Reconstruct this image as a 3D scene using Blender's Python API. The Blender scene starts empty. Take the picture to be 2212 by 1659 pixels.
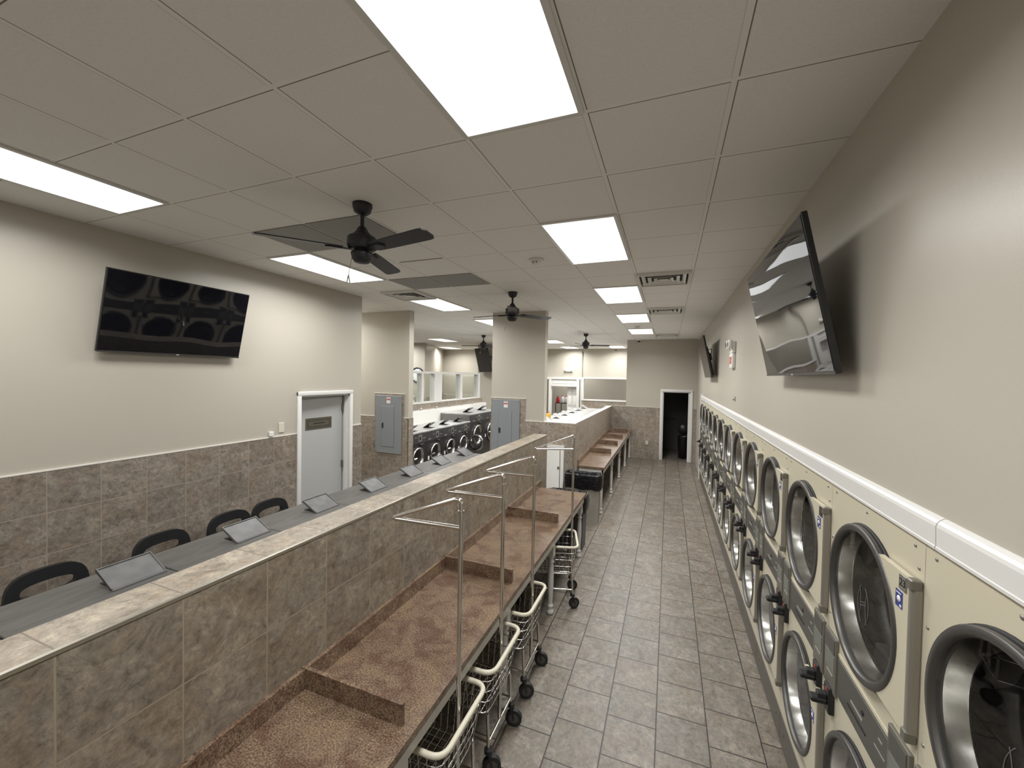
import bpy, bmesh, math, random
from mathutils import Vector, Matrix, Euler
random.seed(7)
S = bpy.context.scene
COL = S.collection
PI = math.pi

# ---------------------------------------------------------------- camera, world, exposure
F_PX, YAW, PITCH, ROLL, CZ = 870.3552, .3706, -.0208, .0189, 2.453
def _basis():
    cy, sy = math.cos(YAW), math.sin(YAW)
    f = Vector((-sy, cy, 0)); r = Vector((cy, sy, 0)); u = Vector((0, 0, 1))
    cp, sp = math.cos(PITCH), math.sin(PITCH)
    f, u = f*cp + u*sp, u*cp - f*sp
    cr, sr = math.cos(ROLL), math.sin(ROLL)
    r, u = r*cr + u*sr, u*cr - r*sr
    return r, u, f
r_, u_, f_ = _basis()
cam = bpy.data.cameras.new('camera'); cam_o = bpy.data.objects.new('camera', cam); COL.objects.link(cam_o)
cam.sensor_fit = 'HORIZONTAL'; cam.sensor_width = 36; cam.lens = F_PX/2212*36; cam.clip_start = .02
cam_o.matrix_world = Matrix(((r_.x, u_.x, -f_.x, 0), (r_.y, u_.y, -f_.y, 0), (r_.z, u_.z, -f_.z, CZ), (0, 0, 0, 1)))
S.camera = cam_o
w = bpy.data.worlds.new('world'); S.world = w; w.use_nodes = True
w.node_tree.nodes['Background'].inputs[0].default_value = (.02, .02, .02, 1)
S.view_settings.view_transform = 'Standard'; S.view_settings.look = 'None'
S.view_settings.gamma = 1; S.view_settings.use_curve_mapping = False
S.view_settings.exposure = 0.0
PANEL = 1.9                      # radiance of the panel diffusers
LAMP = 43.0                      # watts of the lamp behind each diffuser
SPREAD = 160

CE = 3.6256                      # ceiling height
G = .5883; GX, GY = -.3772, 1.794  # ceiling grid pitch and origin
XW = .777                        # right wall
XL = -4.44                       # left wall

# ---------------------------------------------------------------- materials
MATS = {}
def principled(name, color, rough=.5, metal=0, spec=None, coat=0):
    m = bpy.data.materials.new(name); m.use_nodes = True
    b = m.node_tree.nodes['Principled BSDF']
    b.inputs['Base Color'].default_value = (*color, 1)
    b.inputs['Roughness'].default_value = rough; b.inputs['Metallic'].default_value = metal
    if spec is not None: b.inputs['Specular IOR Level'].default_value = spec
    if coat: b.inputs['Coat Weight'].default_value = coat; b.inputs['Coat Roughness'].default_value = .1
    MATS[name] = m
    return m
def nd(m, t, **kw):
    n = m.node_tree.nodes.new(t)
    for k, v in kw.items():
        if k in n.inputs: n.inputs[k].default_value = v
        else: setattr(n, k, v)
    return n
def ln(m, a, b): m.node_tree.links.new(a, b)
def ramp(m, fac, stops):
    r = nd(m, 'ShaderNodeValToRGB'); e = r.color_ramp.elements
    while len(e) < len(stops): e.new(.5)
    for i, (p, c) in enumerate(stops): e[i].position = p; e[i].color = (*c, 1)
    ln(m, fac, r.inputs[0]); return r.outputs[0]
def mix(m, fac, a, b, blend='MIX'):
    n = nd(m, 'ShaderNodeMix', data_type='RGBA', blend_type=blend)
    if hasattr(fac, 'links'): ln(m, fac, n.inputs[0])
    else: n.inputs[0].default_value = fac
    for i, x in ((6, a), (7, b)):
        if hasattr(x, 'links'): ln(m, x, n.inputs[i])
        else: n.inputs[i].default_value = (*x, 1)
    return n.outputs[2]
def mottled(name, c1, c2, scale=8, rough=.5, metal=0, bump=0, detail=6, stretch=None, lo=.35, hi=.65):
    m = principled(name, c1, rough, metal); b = m.node_tree.nodes['Principled BSDF']
    tc = nd(m, 'ShaderNodeTexCoord'); src = tc.outputs['Object']
    if stretch:
        mp = nd(m, 'ShaderNodeMapping'); mp.inputs['Scale'].default_value = stretch; ln(m, src, mp.inputs[0]); src = mp.outputs[0]
    n = nd(m, 'ShaderNodeTexNoise', Scale=scale, Detail=detail); ln(m, src, n.inputs['Vector'])
    ln(m, ramp(m, n.outputs['Fac'], [(lo, c1), (hi, c2)]), b.inputs['Base Color'])
    if bump:
        bp = nd(m, 'ShaderNodeBump', Strength=bump, Distance=.004); ln(m, n.outputs['Fac'], bp.inputs['Height']); ln(m, bp.outputs[0], b.inputs['Normal'])
    return m
def tile_mat(name, bw, rh, ox, oy, offset, dark, light, grout, gsize=.004, rough=.35, swap=False, tint=.25):
    m = principled(name, light, rough); b = m.node_tree.nodes['Principled BSDF']
    uv = nd(m, 'ShaderNodeUVMap'); uv.uv_map = 'UVMap'
    sep = nd(m, 'ShaderNodeSeparateXYZ'); ln(m, uv.outputs[0], sep.inputs[0])
    cmb = nd(m, 'ShaderNodeCombineXYZ')
    a, c = (1, 0) if swap else (0, 1)
    ln(m, sep.outputs[a], cmb.inputs[0]); ln(m, sep.outputs[c], cmb.inputs[1])
    mp = nd(m, 'ShaderNodeMapping'); mp.inputs['Location'].default_value = (-ox, -oy, 0); ln(m, cmb.outputs[0], mp.inputs[0])
    br = nd(m, 'ShaderNodeTexBrick', offset=offset, offset_frequency=2, squash=1)
    br.inputs['Color1'].default_value = (0, 0, 0, 1); br.inputs['Color2'].default_value = (1, 1, 1, 1); br.inputs['Mortar'].default_value = (.5, .5, .5, 1)
    br.inputs['Scale'].default_value = 1; br.inputs['Mortar Size'].default_value = gsize; br.inputs['Mortar Smooth'].default_value = .3
    br.inputs['Bias'].default_value = 0; br.inputs['Brick Width'].default_value = bw; br.inputs['Row Height'].default_value = rh
    ln(m, mp.outputs[0], br.inputs['Vector'])
    sc = nd(m, 'ShaderNodeVectorMath', operation='SCALE'); ln(m, br.outputs['Color'], sc.inputs[0]); sc.inputs['Scale'].default_value = 37
    ad = nd(m, 'ShaderNodeVectorMath', operation='ADD'); ln(m, cmb.outputs[0], ad.inputs[0]); ln(m, sc.outputs[0], ad.inputs[1])
    n1 = nd(m, 'ShaderNodeTexNoise', Scale=4.5, Detail=10, Roughness=.62, Distortion=.9); ln(m, ad.outputs[0], n1.inputs['Vector'])
    n2 = nd(m, 'ShaderNodeTexNoise', Scale=30, Detail=12, Roughness=.78, Distortion=.5); ln(m, ad.outputs[0], n2.inputs['Vector'])
    n3 = nd(m, 'ShaderNodeTexNoise', Scale=8, Detail=12, Roughness=.72, Distortion=1.3); ln(m, ad.outputs[0], n3.inputs['Vector'])
    mid = tuple((x+y)/2 for x, y in zip(dark, light))
    warm = (mid[0]*.99, mid[1]*.95, mid[2]*.91); cool = (mid[0]*.98, mid[1]*1.0, mid[2]*1.03)
    c1 = ramp(m, n1.outputs['Fac'], [(.30, tuple((x+y)/2 for x, y in zip(dark, mid))), (.42, warm), (.52, cool), (.60, tuple((x+y)/2 for x, y in zip(light, mid))), (.70, warm)])
    c2 = ramp(m, n2.outputs['Fac'], [(.30, (.45, .43, .41)), (.46, (.88, .88, .88)), (.54, (1.06, 1.06, 1.05)), (.72, (1.5, 1.48, 1.44))])
    c3 = mix(m, 1.0, c1, c2, 'MULTIPLY')
    ve = ramp(m, n3.outputs['Fac'], [(.36, (.62, .60, .58)), (.45, (1, 1, 1)), (.535, (1, 1, 1)), (.56, (1.32, 1.3, 1.26)), (.59, (1, 1, 1)), (.66, (.80, .78, .76))])
    c3 = mix(m, .9, c3, ve, 'MULTIPLY')
    tn = ramp(m, br.outputs['Color'], [(0, (1-tint, 1-tint*.95, 1-tint*.9)), (.5, (1, .985, .96)), (1, (1+tint*.35, 1+tint*.3, 1+tint*.28))])
    c4 = mix(m, 1.0, c3, tn, 'MULTIPLY')
    ln(m, mix(m, br.outputs['Fac'], c4, grout), b.inputs['Base Color'])
    bp = nd(m, 'ShaderNodeBump', Strength=.35, Distance=.004)
    hh = nd(m, 'ShaderNodeMath', operation='MULTIPLY_ADD'); ln(m, br.outputs['Fac'], hh.inputs[0]); hh.inputs[1].default_value = -1; ln(m, n2.outputs['Fac'], hh.inputs[2])
    ln(m, hh.outputs[0], bp.inputs['Height']); ln(m, bp.outputs[0], b.inputs['Normal'])
    return m
def emission(name, color, strength):
    m = bpy.data.materials.new(name); m.use_nodes = True; nt = m.node_tree; nt.nodes.clear()
    e = nt.nodes.new('ShaderNodeEmission'); o = nt.nodes.new('ShaderNodeOutputMaterial')
    e.inputs[0].default_value = (*color, 1); e.inputs[1].default_value = strength
    nt.links.new(e.outputs[0], o.inputs[0]); MATS[name] = m; return m
def glass(name, refl_rough=.02, tint=(.93, .95, .95), boost=1.0):
    m = bpy.data.materials.new(name); m.use_nodes = True; nt = m.node_tree; nt.nodes.clear()
    o = nt.nodes.new('ShaderNodeOutputMaterial'); mx = nt.nodes.new('ShaderNodeMixShader'); tr = nt.nodes.new('ShaderNodeBsdfTransparent'); gl = nt.nodes.new('ShaderNodeBsdfGlossy')
    fr = nt.nodes.new('ShaderNodeLayerWeight'); fr.inputs[0].default_value = .5
    pw = nt.nodes.new('ShaderNodeMath'); pw.operation = 'POWER'; pw.inputs[1].default_value = 5; nt.links.new(fr.outputs['Facing'], pw.inputs[0])
    mu = nt.nodes.new('ShaderNodeMath'); mu.operation = 'MULTIPLY_ADD'; mu.use_clamp = True; mu.inputs[1].default_value = .92*boost; mu.inputs[2].default_value = .045*boost
    tr.inputs[0].default_value = (*tint, 1); gl.inputs['Roughness'].default_value = refl_rough
    nt.links.new(pw.outputs[0], mu.inputs[0]); nt.links.new(mu.outputs[0], mx.inputs[0]); nt.links.new(tr.outputs[0], mx.inputs[1]); nt.links.new(gl.outputs[0], mx.inputs[2]); nt.links.new(mx.outputs[0], o.inputs[0])
    MATS[name] = m; return m

def paint(name, c, rough=.38):
    m = principled(name, c, rough); b = m.node_tree.nodes['Principled BSDF']
    tc = nd(m, 'ShaderNodeTexCoord'); n = nd(m, 'ShaderNodeTexNoise', Scale=220, Detail=2); ln(m, tc.outputs['Object'], n.inputs['Vector'])
    bp = nd(m, 'ShaderNodeBump', Strength=.12, Distance=.002); ln(m, n.outputs['Fac'], bp.inputs['Height']); ln(m, bp.outputs[0], b.inputs['Normal'])
    return m
paint('wall_paint', (.46, .427, .362), .33)
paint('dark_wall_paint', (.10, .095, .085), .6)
principled('white_trim', (.68, .67, .645), .32)
principled('white_board', (.80, .79, .75), .5)
tile_mat('wall_tile', .345, .345, .276, .215, 0, (.098, .077, .056), (.31, .268, .212), (.275, .225, .165), .0034, .42, tint=.10)
tile_mat('side_tile', .319, .322, .301, .366, 0, (.115, .092, .073), (.345, .30, .247), (.34, .29, .23), .003, .42, tint=.10)
tile_mat('end_tile', .335, .335, .02, .235, 0, (.15, .122, .096), (.40, .35, .29), (.37, .32, .26), .003, .42, tint=.10)
tile_mat('floor_tile', .3315, .3339, 3.787-.3315/2, -.0227, .5, (.078, .066, .051), (.265, .236, .196), (.016, .012, .009), .0048, .36, swap=True, tint=.12)
tile_mat('cap_tile', .345, 2.0, .276, -7, 0, (.15, .122, .09), (.40, .35, .28), (.16, .13, .10), .003, .4, swap=True)
principled('cap_white', (.70, .67, .61), .4)
principled('metal_strip', (.74, .70, .62), .3, 1)
# suspended ceiling: 2 x 2 tiles on a T grid
def ceiling_mat():
    m = principled('ceiling_tile', (.6, .59, .57), .9); b = m.node_tree.nodes['Principled BSDF']
    uv = nd(m, 'ShaderNodeUVMap'); uv.uv_map = 'UVMap'; sep = nd(m, 'ShaderNodeSeparateXYZ'); ln(m, uv.outputs[0], sep.inputs[0])
    facs = []
    for i, off in ((0, GX), (1, GY)):
        a = nd(m, 'ShaderNodeMath', operation='SUBTRACT'); ln(m, sep.outputs[i], a.inputs[0]); a.inputs[1].default_value = off - 40*G
        d = nd(m, 'ShaderNodeMath', operation='MODULO'); ln(m, a.outputs[0], d.inputs[0]); d.inputs[1].default_value = G
        # distance to the nearest grid line
        e = nd(m, 'ShaderNodeMath', operation='PINGPONG'); ln(m, a.outputs[0], e.inputs[0]); e.inputs[1].default_value = G/2
        facs.append((e.outputs[0], d.outputs[0]))
    mn = nd(m, 'ShaderNodeMath', operation='MINIMUM'); ln(m, facs[0][0], mn.inputs[0]); ln(m, facs[1][0], mn.inputs[1])
    bar = nd(m, 'ShaderNodeMath', operation='LESS_THAN'); ln(m, mn.outputs[0], bar.inputs[0]); bar.inputs[1].default_value = .011
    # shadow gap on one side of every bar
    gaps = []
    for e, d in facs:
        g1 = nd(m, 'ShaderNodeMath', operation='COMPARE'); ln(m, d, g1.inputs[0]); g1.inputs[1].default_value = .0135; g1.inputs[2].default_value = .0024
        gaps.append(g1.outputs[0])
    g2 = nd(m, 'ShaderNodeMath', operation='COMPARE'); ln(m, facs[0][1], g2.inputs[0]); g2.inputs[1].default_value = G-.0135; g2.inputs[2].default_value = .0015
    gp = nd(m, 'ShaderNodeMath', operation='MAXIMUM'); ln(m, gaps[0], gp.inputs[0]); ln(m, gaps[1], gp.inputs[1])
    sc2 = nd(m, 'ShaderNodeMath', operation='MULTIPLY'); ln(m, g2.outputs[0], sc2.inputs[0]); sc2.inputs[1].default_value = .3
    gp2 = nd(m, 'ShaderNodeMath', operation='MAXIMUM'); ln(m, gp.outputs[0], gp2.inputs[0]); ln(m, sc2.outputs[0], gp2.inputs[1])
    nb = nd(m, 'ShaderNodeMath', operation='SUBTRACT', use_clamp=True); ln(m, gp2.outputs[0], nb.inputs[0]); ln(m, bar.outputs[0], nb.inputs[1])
    n = nd(m, 'ShaderNodeTexNoise', Scale=90, Detail=4); ln(m, uv.outputs[0], n.inputs['Vector'])
    base = ramp(m, n.outputs['Fac'], [(.35, (.80, .785, .755)), (.65, (.84, .825, .795))])
    c = mix(m, bar.outputs[0], base, (.84, .825, .795))
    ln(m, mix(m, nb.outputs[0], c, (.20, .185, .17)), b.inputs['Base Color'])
ceiling_mat()
emission('panel_light', (1, 1, .99), PANEL)
mottled('laminate', (.060, .034, .022), (.36, .25, .165), 55, .32, lo=.36, hi=.62, detail=8)
def laminate():
    m = MATS['laminate']; b = m.node_tree.nodes['Principled BSDF']
    tc = nd(m, 'ShaderNodeTexCoord'); src = tc.outputs['Object']
    a = nd(m, 'ShaderNodeTexNoise', Scale=120, Detail=10, Roughness=.8); c = nd(m, 'ShaderNodeTexNoise', Scale=9, Detail=5, Distortion=.7); e = nd(m, 'ShaderNodeTexVoronoi', Scale=115)
    for n in (a, c, e): ln(m, src, n.inputs['Vector'])
    c1 = ramp(m, a.outputs['Fac'], [(.36, (.022, .012, .010)), (.45, (.10, .063, .045)), (.53, (.225, .158, .112)), (.64, (.38, .305, .22))])
    c2 = ramp(m, c.outputs['Fac'], [(.36, (.66, .55, .50)), (.52, (.95, .93, .88)), (.64, (1.1, 1.08, .94))])
    c3 = mix(m, 1.0, c1, c2, 'MULTIPLY')
    sp = ramp(m, e.outputs['Distance'], [(.10, (.35, .28, .28)), (.26, (1, 1, 1))])
    ln(m, mix(m, .65, c3, sp, 'MULTIPLY'), b.inputs['Base Color'])
laminate()
principled('chrome', (.78, .76, .73), .13, 1)
principled('dull_chrome', (.42, .41, .40), .24, 1)
principled('bright_wire', (.72, .71, .69), .22, 1)
mottled('steel_top', (.135, .130, .125), (.175, .17, .164), 5, .38, .7, stretch=(7, 1, 1), detail=4)
mottled('bright_steel', (.46, .46, .45), (.60, .595, .58), 5, .34, .45, detail=4)
mottled('grey_lid', (.105, .104, .101), (.135, .133, .130), 14, .5, .3)
principled('dark_gap', (.012, .012, .012), .8)
principled('cream_enamel', (.55, .505, .385), .34)
principled('cream_vinyl', (.60, .56, .45), .5)
principled('grey_strip', (.078, .075, .066), .42)
principled('kick_grey', (.095, .085, .07), .45)
principled('ring_grey', (.105, .10, .095), .38, .6)
principled('hinge_grey', (.30, .28, .24), .38, .5)
principled('meter_grey', (.17, .158, .13), .4, .3)
principled('meter_green', (.15, .16, .14), .35)
principled('rubber', (.015, .015, .016), .6)
principled('black_plastic', (.014, .014, .015), .38)
mottled('fan_black', (.013, .013, .016), (.022, .022, .026), 30, .45)
mottled('collar_steel', (.42, .41, .39), (.62, .60, .57), 9, .22, 1)
mottled('drum_steel', (.20, .195, .19), (.30, .295, .285), 30, .30, 1)
principled('drum_back', (.008, .008, .008), .6)
principled('vane_grey', (.045, .043, .041), .45)
glass('door_glass', .015, (.86, .87, .86), 1.0)
glass('window_glass', .02, (.93, .95, .93), 1.0)
def tv_mat():
    m = principled('tv_screen', (.006, .006, .008), .025, 0, .5); b = m.node_tree.nodes['Principled BSDF']
    tc = nd(m, 'ShaderNodeTexCoord'); n = nd(m, 'ShaderNodeTexNoise', Scale=2.2, Detail=0); ln(m, tc.outputs['Object'], n.inputs['Vector'])
    bp = nd(m, 'ShaderNodeBump', Strength=.22, Distance=.02); ln(m, n.outputs['Fac'], bp.inputs['Height']); ln(m, bp.outputs[0], b.inputs['Normal'])
tv_mat()
principled('tv_body', (.010, .010, .011), .35)
principled('tv_edge', (.10, .095, .09), .35, .6)
principled('white_plastic', (.74, .73, .69), .4)
principled('almond_plastic', (.62, .58, .47), .4)
principled('panel_grey', (.235, .25, .262), .42)
principled('panel_line', (.10, .11, .12), .5)
principled('label_white', (.75, .73, .70), .5)
principled('label_red', (.45, .05, .03), .5)
principled('sticker_blue', (.035, .045, .22), .4)
principled('plate_grey', (.26, .245, .215), .4, .3)
principled('plate_dark', (.045, .042, .036), .4)
principled('etched', (.30, .29, .27), .5)
principled('etched_glass', (.13, .128, .12), .6)
principled('ink', (.012, .012, .012), .5)
principled('door_grey', (.43, .43, .42), .4)
principled('plaque', (.13, .115, .085), .4, .3)
principled('red_letter', (.60, .06, .04), .5)
mottled('bin_grey', (.27, .25, .215), (.32, .30, .26), 6, .5)
principled('bin_slate', (.10, .105, .115), .5)
def bag_mat():
    m = principled('black_bag', (.005, .005, .006), .22); b = m.node_tree.nodes['Principled BSDF']
    tc = nd(m, 'ShaderNodeTexCoord'); n = nd(m, 'ShaderNodeTexNoise', Scale=14, Detail=6, Distortion=1.5); ln(m, tc.outputs['Object'], n.inputs['Vector'])
    bp = nd(m, 'ShaderNodeBump', Strength=.45, Distance=.03); ln(m, n.outputs['Fac'], bp.inputs['Height']); ln(m, bp.outputs[0], b.inputs['Normal'])
bag_mat()
principled('washer_dark', (.028, .026, .025), .34)
principled('washer_panel', (.05, .05, .05), .35)
principled('grey_side', (.22, .21, .20), .4, .5)
principled('bottle_red', (.50, .02, .02), .35)
principled('bottle_white', (.75, .74, .72), .35)
principled('bottle_yellow', (.62, .36, .03), .35)
principled('bottle_pink', (.55, .22, .22), .35)
principled('clock_face', (.70, .74, .74), .3)
def perf_mat():
    m = principled('perforated', (.3, .29, .27), .6); b = m.node_tree.nodes['Principled BSDF']
    tc = nd(m, 'ShaderNodeTexCoord'); v = nd(m, 'ShaderNodeTexVoronoi', Scale=85); v.inputs['Randomness'].default_value = 0; ln(m, tc.outputs['Object'], v.inputs['Vector'])
    ln(m, ramp(m, v.outputs['Distance'], [(.30, (.05, .048, .045)), (.42, (.40, .39, .365))]), b.inputs['Base Color'])
perf_mat()

# ---------------------------------------------------------------- mesh builder
class MB:
    def __init__(s): s.V = []; s.F = []; s.M = []; s.SM = []; s.mats = []; s.cur = 0
    def mat(s, name):
        if name not in s.mats: s.mats.append(name)
        s.cur = s.mats.index(name); return s
    def add(s, verts, faces, smooth=False):
        o = len(s.V); s.V += [Vector(v) for v in verts]
        for f in faces: s.F.append([i+o for i in f]); s.M.append(s.cur); s.SM.append(smooth)
        return s
    def addbm(s, bm, smooth=False):
        bm.verts.index_update()
        s.add([v.co.copy() for v in bm.verts], [[v.index for v in f.verts] for f in bm.faces], smooth); bm.free(); return s
    def box(s, x0, x1, y0, y1, z0, z1, bev=0, seg=2):
        x0, x1 = min(x0, x1), max(x0, x1); y0, y1 = min(y0, y1), max(y0, y1); z0, z1 = min(z0, z1), max(z0, z1)
        if bev:
            bm = bmesh.new(); bmesh.ops.create_cube(bm, size=1)
            for v in bm.verts: v.co = Vector(((x0+x1)/2+v.co.x*(x1-x0), (y0+y1)/2+v.co.y*(y1-y0), (z0+z1)/2+v.co.z*(z1-z0)))
            bmesh.ops.bevel(bm, geom=bm.edges[:], offset=bev, segments=seg, affect='EDGES', profile=.5)
            return s.addbm(bm, seg > 1)
        return s.add([(x0, y0, z0), (x1, y0, z0), (x1, y1, z0), (x0, y1, z0), (x0, y0, z1), (x1, y0, z1), (x1, y1, z1), (x0, y1, z1)],
                     [(0, 3, 2, 1), (4, 5, 6, 7), (0, 1, 5, 4), (1, 2, 6, 5), (2, 3, 7, 6), (3, 0, 4, 7)])
    def hexa(s, pts): # 8 points, same order as box
        return s.add(pts, [(0, 3, 2, 1), (4, 5, 6, 7), (0, 1, 5, 4), (1, 2, 6, 5), (2, 3, 7, 6), (3, 0, 4, 7)])
    def cyl(s, p0, p1, r0, r1=None, n=16, caps=True):
        p0, p1 = Vector(p0), Vector(p1); r1 = r0 if r1 is None else r1
        d = (p1-p0).normalized(); a = Vector((0, 0, 1)) if abs(d.z) < .9 else Vector((1, 0, 0))
        u = d.cross(a).normalized(); v = d.cross(u)
        vs = [p+(u*math.cos(2*PI*i/n)+v*math.sin(2*PI*i/n))*r for p, r in ((p0, r0), (p1, r1)) for i in range(n)]
        s.add(vs, [(i, i+n, (i+1) % n+n, (i+1) % n) for i in range(n)], True)
        if caps:
            if r0 > 1e-5: s.add(vs[:n], [tuple(range(n))])
            if r1 > 1e-5: s.add(vs[n:], [tuple(reversed(range(n)))])
        return s
    def tube(s, pts, r, n=8, closed=False, rz=None):
        pts = [Vector(p) for p in pts]; m = len(pts); T = []
        for i in range(m):
            a = pts[(i-1) % m] if closed or i > 0 else pts[i]; b = pts[(i+1) % m] if closed or i < m-1 else pts[i]
            T.append((b-a).normalized())
        ref = Vector((0, 0, 1)) if abs(T[0].z) < .9 else Vector((1, 0, 0))
        u = T[0].cross(ref).normalized(); vs = []
        for i in range(m):
            u = (u-T[i]*u.dot(T[i])).normalized(); v = T[i].cross(u)
            for k in range(n):
                a = 2*PI*k/n; vs.append(pts[i]+u*math.cos(a)*r+v*math.sin(a)*(rz or r))
        fs = []
        for i in range(m if closed else m-1):
            j = (i+1) % m
            fs += [(i*n+k, i*n+(k+1) % n, j*n+(k+1) % n, j*n+k) for k in range(n)]
        s.add(vs, fs, True)
        if not closed: s.add(vs[:n], [tuple(reversed(range(n)))]); s.add(vs[-n:], [tuple(range(n))])
        return s
    def lathe(s, prof, c, axis='z', n=24, smooth=True):
        c = Vector(c); vs = []
        for r, h in prof:
            for k in range(n):
                a = 2*PI*k/n; p, q = r*math.cos(a), r*math.sin(a)
                vs.append(c+Vector({'z': (p, q, h), 'x': (h, p, q), 'y': (q, h, p)}[axis]))
        fs = [(i*n+k, i*n+(k+1) % n, (i+1)*n+(k+1) % n, (i+1)*n+k) for i in range(len(prof)-1) for k in range(n)]
        return s.add(vs, fs, smooth)
    def prism(s, poly, axis, a0, a1, smooth=False):
        def pt(p, h): return {'x': (h, p[0], p[1]), 'y': (p[0], h, p[1]), 'z': (p[0], p[1], h)}[axis]
        n = len(poly); vs = [pt(p, a0) for p in poly]+[pt(p, a1) for p in poly]
        s.add(vs, [(i, (i+1) % n, (i+1) % n+n, i+n) for i in range(n)], smooth)
        s.add(vs[:n], [tuple(reversed(range(n)))]); s.add(vs[n:], [tuple(range(n))]); return s
    def ringplate(s, outer, inner, axis, a0, a1):  # plate between two outlines of equal length
        def pt(p, h): return {'x': (h, p[0], p[1]), 'y': (p[0], h, p[1]), 'z': (p[0], p[1], h)}[axis]
        n = len(outer); vs = [pt(p, a) for a in (a0, a1) for o in (outer, inner) for p in o]
        fs = []
        for i in range(n):
            j = (i+1) % n
            fs += [(i, j, n+j, n+i), (2*n+i, 3*n+i, 3*n+j, 2*n+j), (i, 2*n+i, 2*n+j, j), (n+i, n+j, 3*n+j, 3*n+i)]
        return s.add(vs, fs)
    def build(s, name, mat=None, parent=None, smooth=None):
        if mat and not s.mats: s.mats = [mat]
        off = Vector((0, 0, 0))
        if parent is not None:
            p = parent
            while p is not None: off += p.location; p = p.parent
        elif s.V:
            xs = [v.x for v in s.V]; ys = [v.y for v in s.V]
            off = Vector(((min(xs)+max(xs))/2, (min(ys)+max(ys))/2, min(v.z for v in s.V)))
        me = bpy.data.meshes.new(name)
        me.from_pydata([v-off for v in s.V], [], s.F)
        bm = bmesh.new(); bm.from_mesh(me); bmesh.ops.recalc_face_normals(bm, faces=bm.faces); bm.to_mesh(me); bm.free()
        for mn in s.mats: me.materials.append(MATS[mn])
        uv = me.uv_layers.new(name='UVMap')
        for p in me.polygons:
            p.material_index = s.M[p.index]; p.use_smooth = s.SM[p.index] if smooth is None else smooth
            nx, ny, nz = (abs(c) for c in p.normal)
            for li in p.loop_indices:
                c = me.vertices[me.loops[li].vertex_index].co+off
                uv.data[li].uv = (c.y, c.z) if nx >= ny and nx >= nz else ((c.x, c.z) if ny >= nz else (c.x, c.y))
        o = bpy.data.objects.new(name, me); COL.objects.link(o)
        if parent is not None: o.parent = parent
        else: o.location = off
        return o
def fillet(pts, r, seg=5, closed=False):
    pts = [Vector(p) for p in pts]; out = []; n = len(pts)
    for i in range(n):
        if not closed and i in (0, n-1): out.append(pts[i]); continue
        p, a, b = pts[i], pts[(i-1) % n], pts[(i+1) % n]
        da, db = (a-p), (b-p); rr = min(r, da.length*.45, db.length*.45)
        A = p+da.normalized()*rr; B = p+db.normalized()*rr
        for k in range(seg+1):
            t = k/seg; out.append(A*(1-t)**2+p*2*t*(1-t)+B*t*t)
    return out
def thing(name, label, cat, loc, group=None):
    o = bpy.data.objects.new(name, None); COL.objects.link(o); o.location = loc; o.empty_display_size = .1
    return tag(o, label, cat, group)
def tag(o, label=None, cat=None, group=None, kind=None):
    if label: o['label'] = label
    if cat: o['category'] = cat
    if group: o['group'] = group
    if kind: o['kind'] = kind
    return o
def struct(mb, name, mat=None): return tag(mb.build(name, mat), kind='structure')
def copy_tree(o, parent=None):
    c = o.copy(); COL.objects.link(c)
    if parent is not None: c.parent = parent
    for ch in list(o.children): copy_tree(ch, c)
    return c
def dup(o, loc, label, rz=None):
    c = copy_tree(o); c.location = loc; c['label'] = label
    if rz is not None: c.rotation_euler.z = rz
    return c
def text_mesh(txt, size):
    cu = bpy.data.curves.new('t', 'FONT'); cu.body = txt; cu.size = size; cu.align_x = 'CENTER'; cu.align_y = 'CENTER'; cu.extrude = size*.02
    ob = bpy.data.objects.new('t', cu); COL.objects.link(ob)
    me = bpy.data.meshes.new_from_object(ob.evaluated_get(bpy.context.evaluated_depsgraph_get()))
    res = ([v.co.copy() for v in me.vertices], [list(p.vertices) for p in me.polygons])
    bpy.data.objects.remove(ob); bpy.data.curves.remove(cu); bpy.data.meshes.remove(me); return res
def circle(cy, cz, r, n=48, a0=0): return [(cy+r*math.cos(a0+2*PI*i/n), cz+r*math.sin(a0+2*PI*i/n)) for i in range(n)]
ORD = ['first', 'second', 'third', 'fourth', 'fifth', 'sixth', 'seventh', 'eighth', 'ninth', 'tenth', 'eleventh', 'twelfth', 'thirteenth']

# ================================================================ THE SETTING
YB, YF = -4.2, 19.2             # behind the camera .. far wall of the room beyond
XM = -11.5
m = MB().mat('floor_tile').box(XM, 1.7, YB, YF, -.08, 0); struct(m, 'floor')
m = MB().mat('ceiling_tile').box(XM, 1.7, YB, YF, CE, CE+.06)
m.mat('dark_gap').box(GX-4*G+.06, GX-3*G-.015, GY+3*G-.020, GY+3*G-.006, CE-.0015, CE+.001); struct(m, 'ceiling')
YD0, YD1 = .869, 10.893         # run of dryers along the right wall
YE = 12.92                      # end wall of the aisle
# right wall: full height beside the dryers, bulkhead above them
m = MB().mat('wall_paint')
m.box(XW, XW+.14, YB, YD0-.02, 0, CE); m.box(XW, XW+.14, YD0-.02, YD1+.03, 1.962, CE); m.box(XW, XW+.14, YD1+.03, 15.2, 0, CE)
struct(m, 'wall_right')
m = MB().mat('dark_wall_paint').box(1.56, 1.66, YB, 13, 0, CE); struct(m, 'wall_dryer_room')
# white moulding above the dryers, in lengths
prof = [(XW, 1.957), (.754, 1.957), (.7535, 1.966), (.756, 1.968), (.7545, 2.026), (.757, 2.036), (.763, 2.044), (.771, 2.050), (XW, 2.052)]
ys = [-1.2, 1.575, 5.2, 8.1, YD1]
for i in range(4):
    struct(MB().mat('white_trim').prism(prof, 'y', ys[i]+.002, ys[i+1]-.002), 'trim_%d' % (i+1))
struct(MB().mat('white_trim').box(.742, XW, YD1+.004, YD1+.10, 0, 2.09), 'trim_5')
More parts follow.
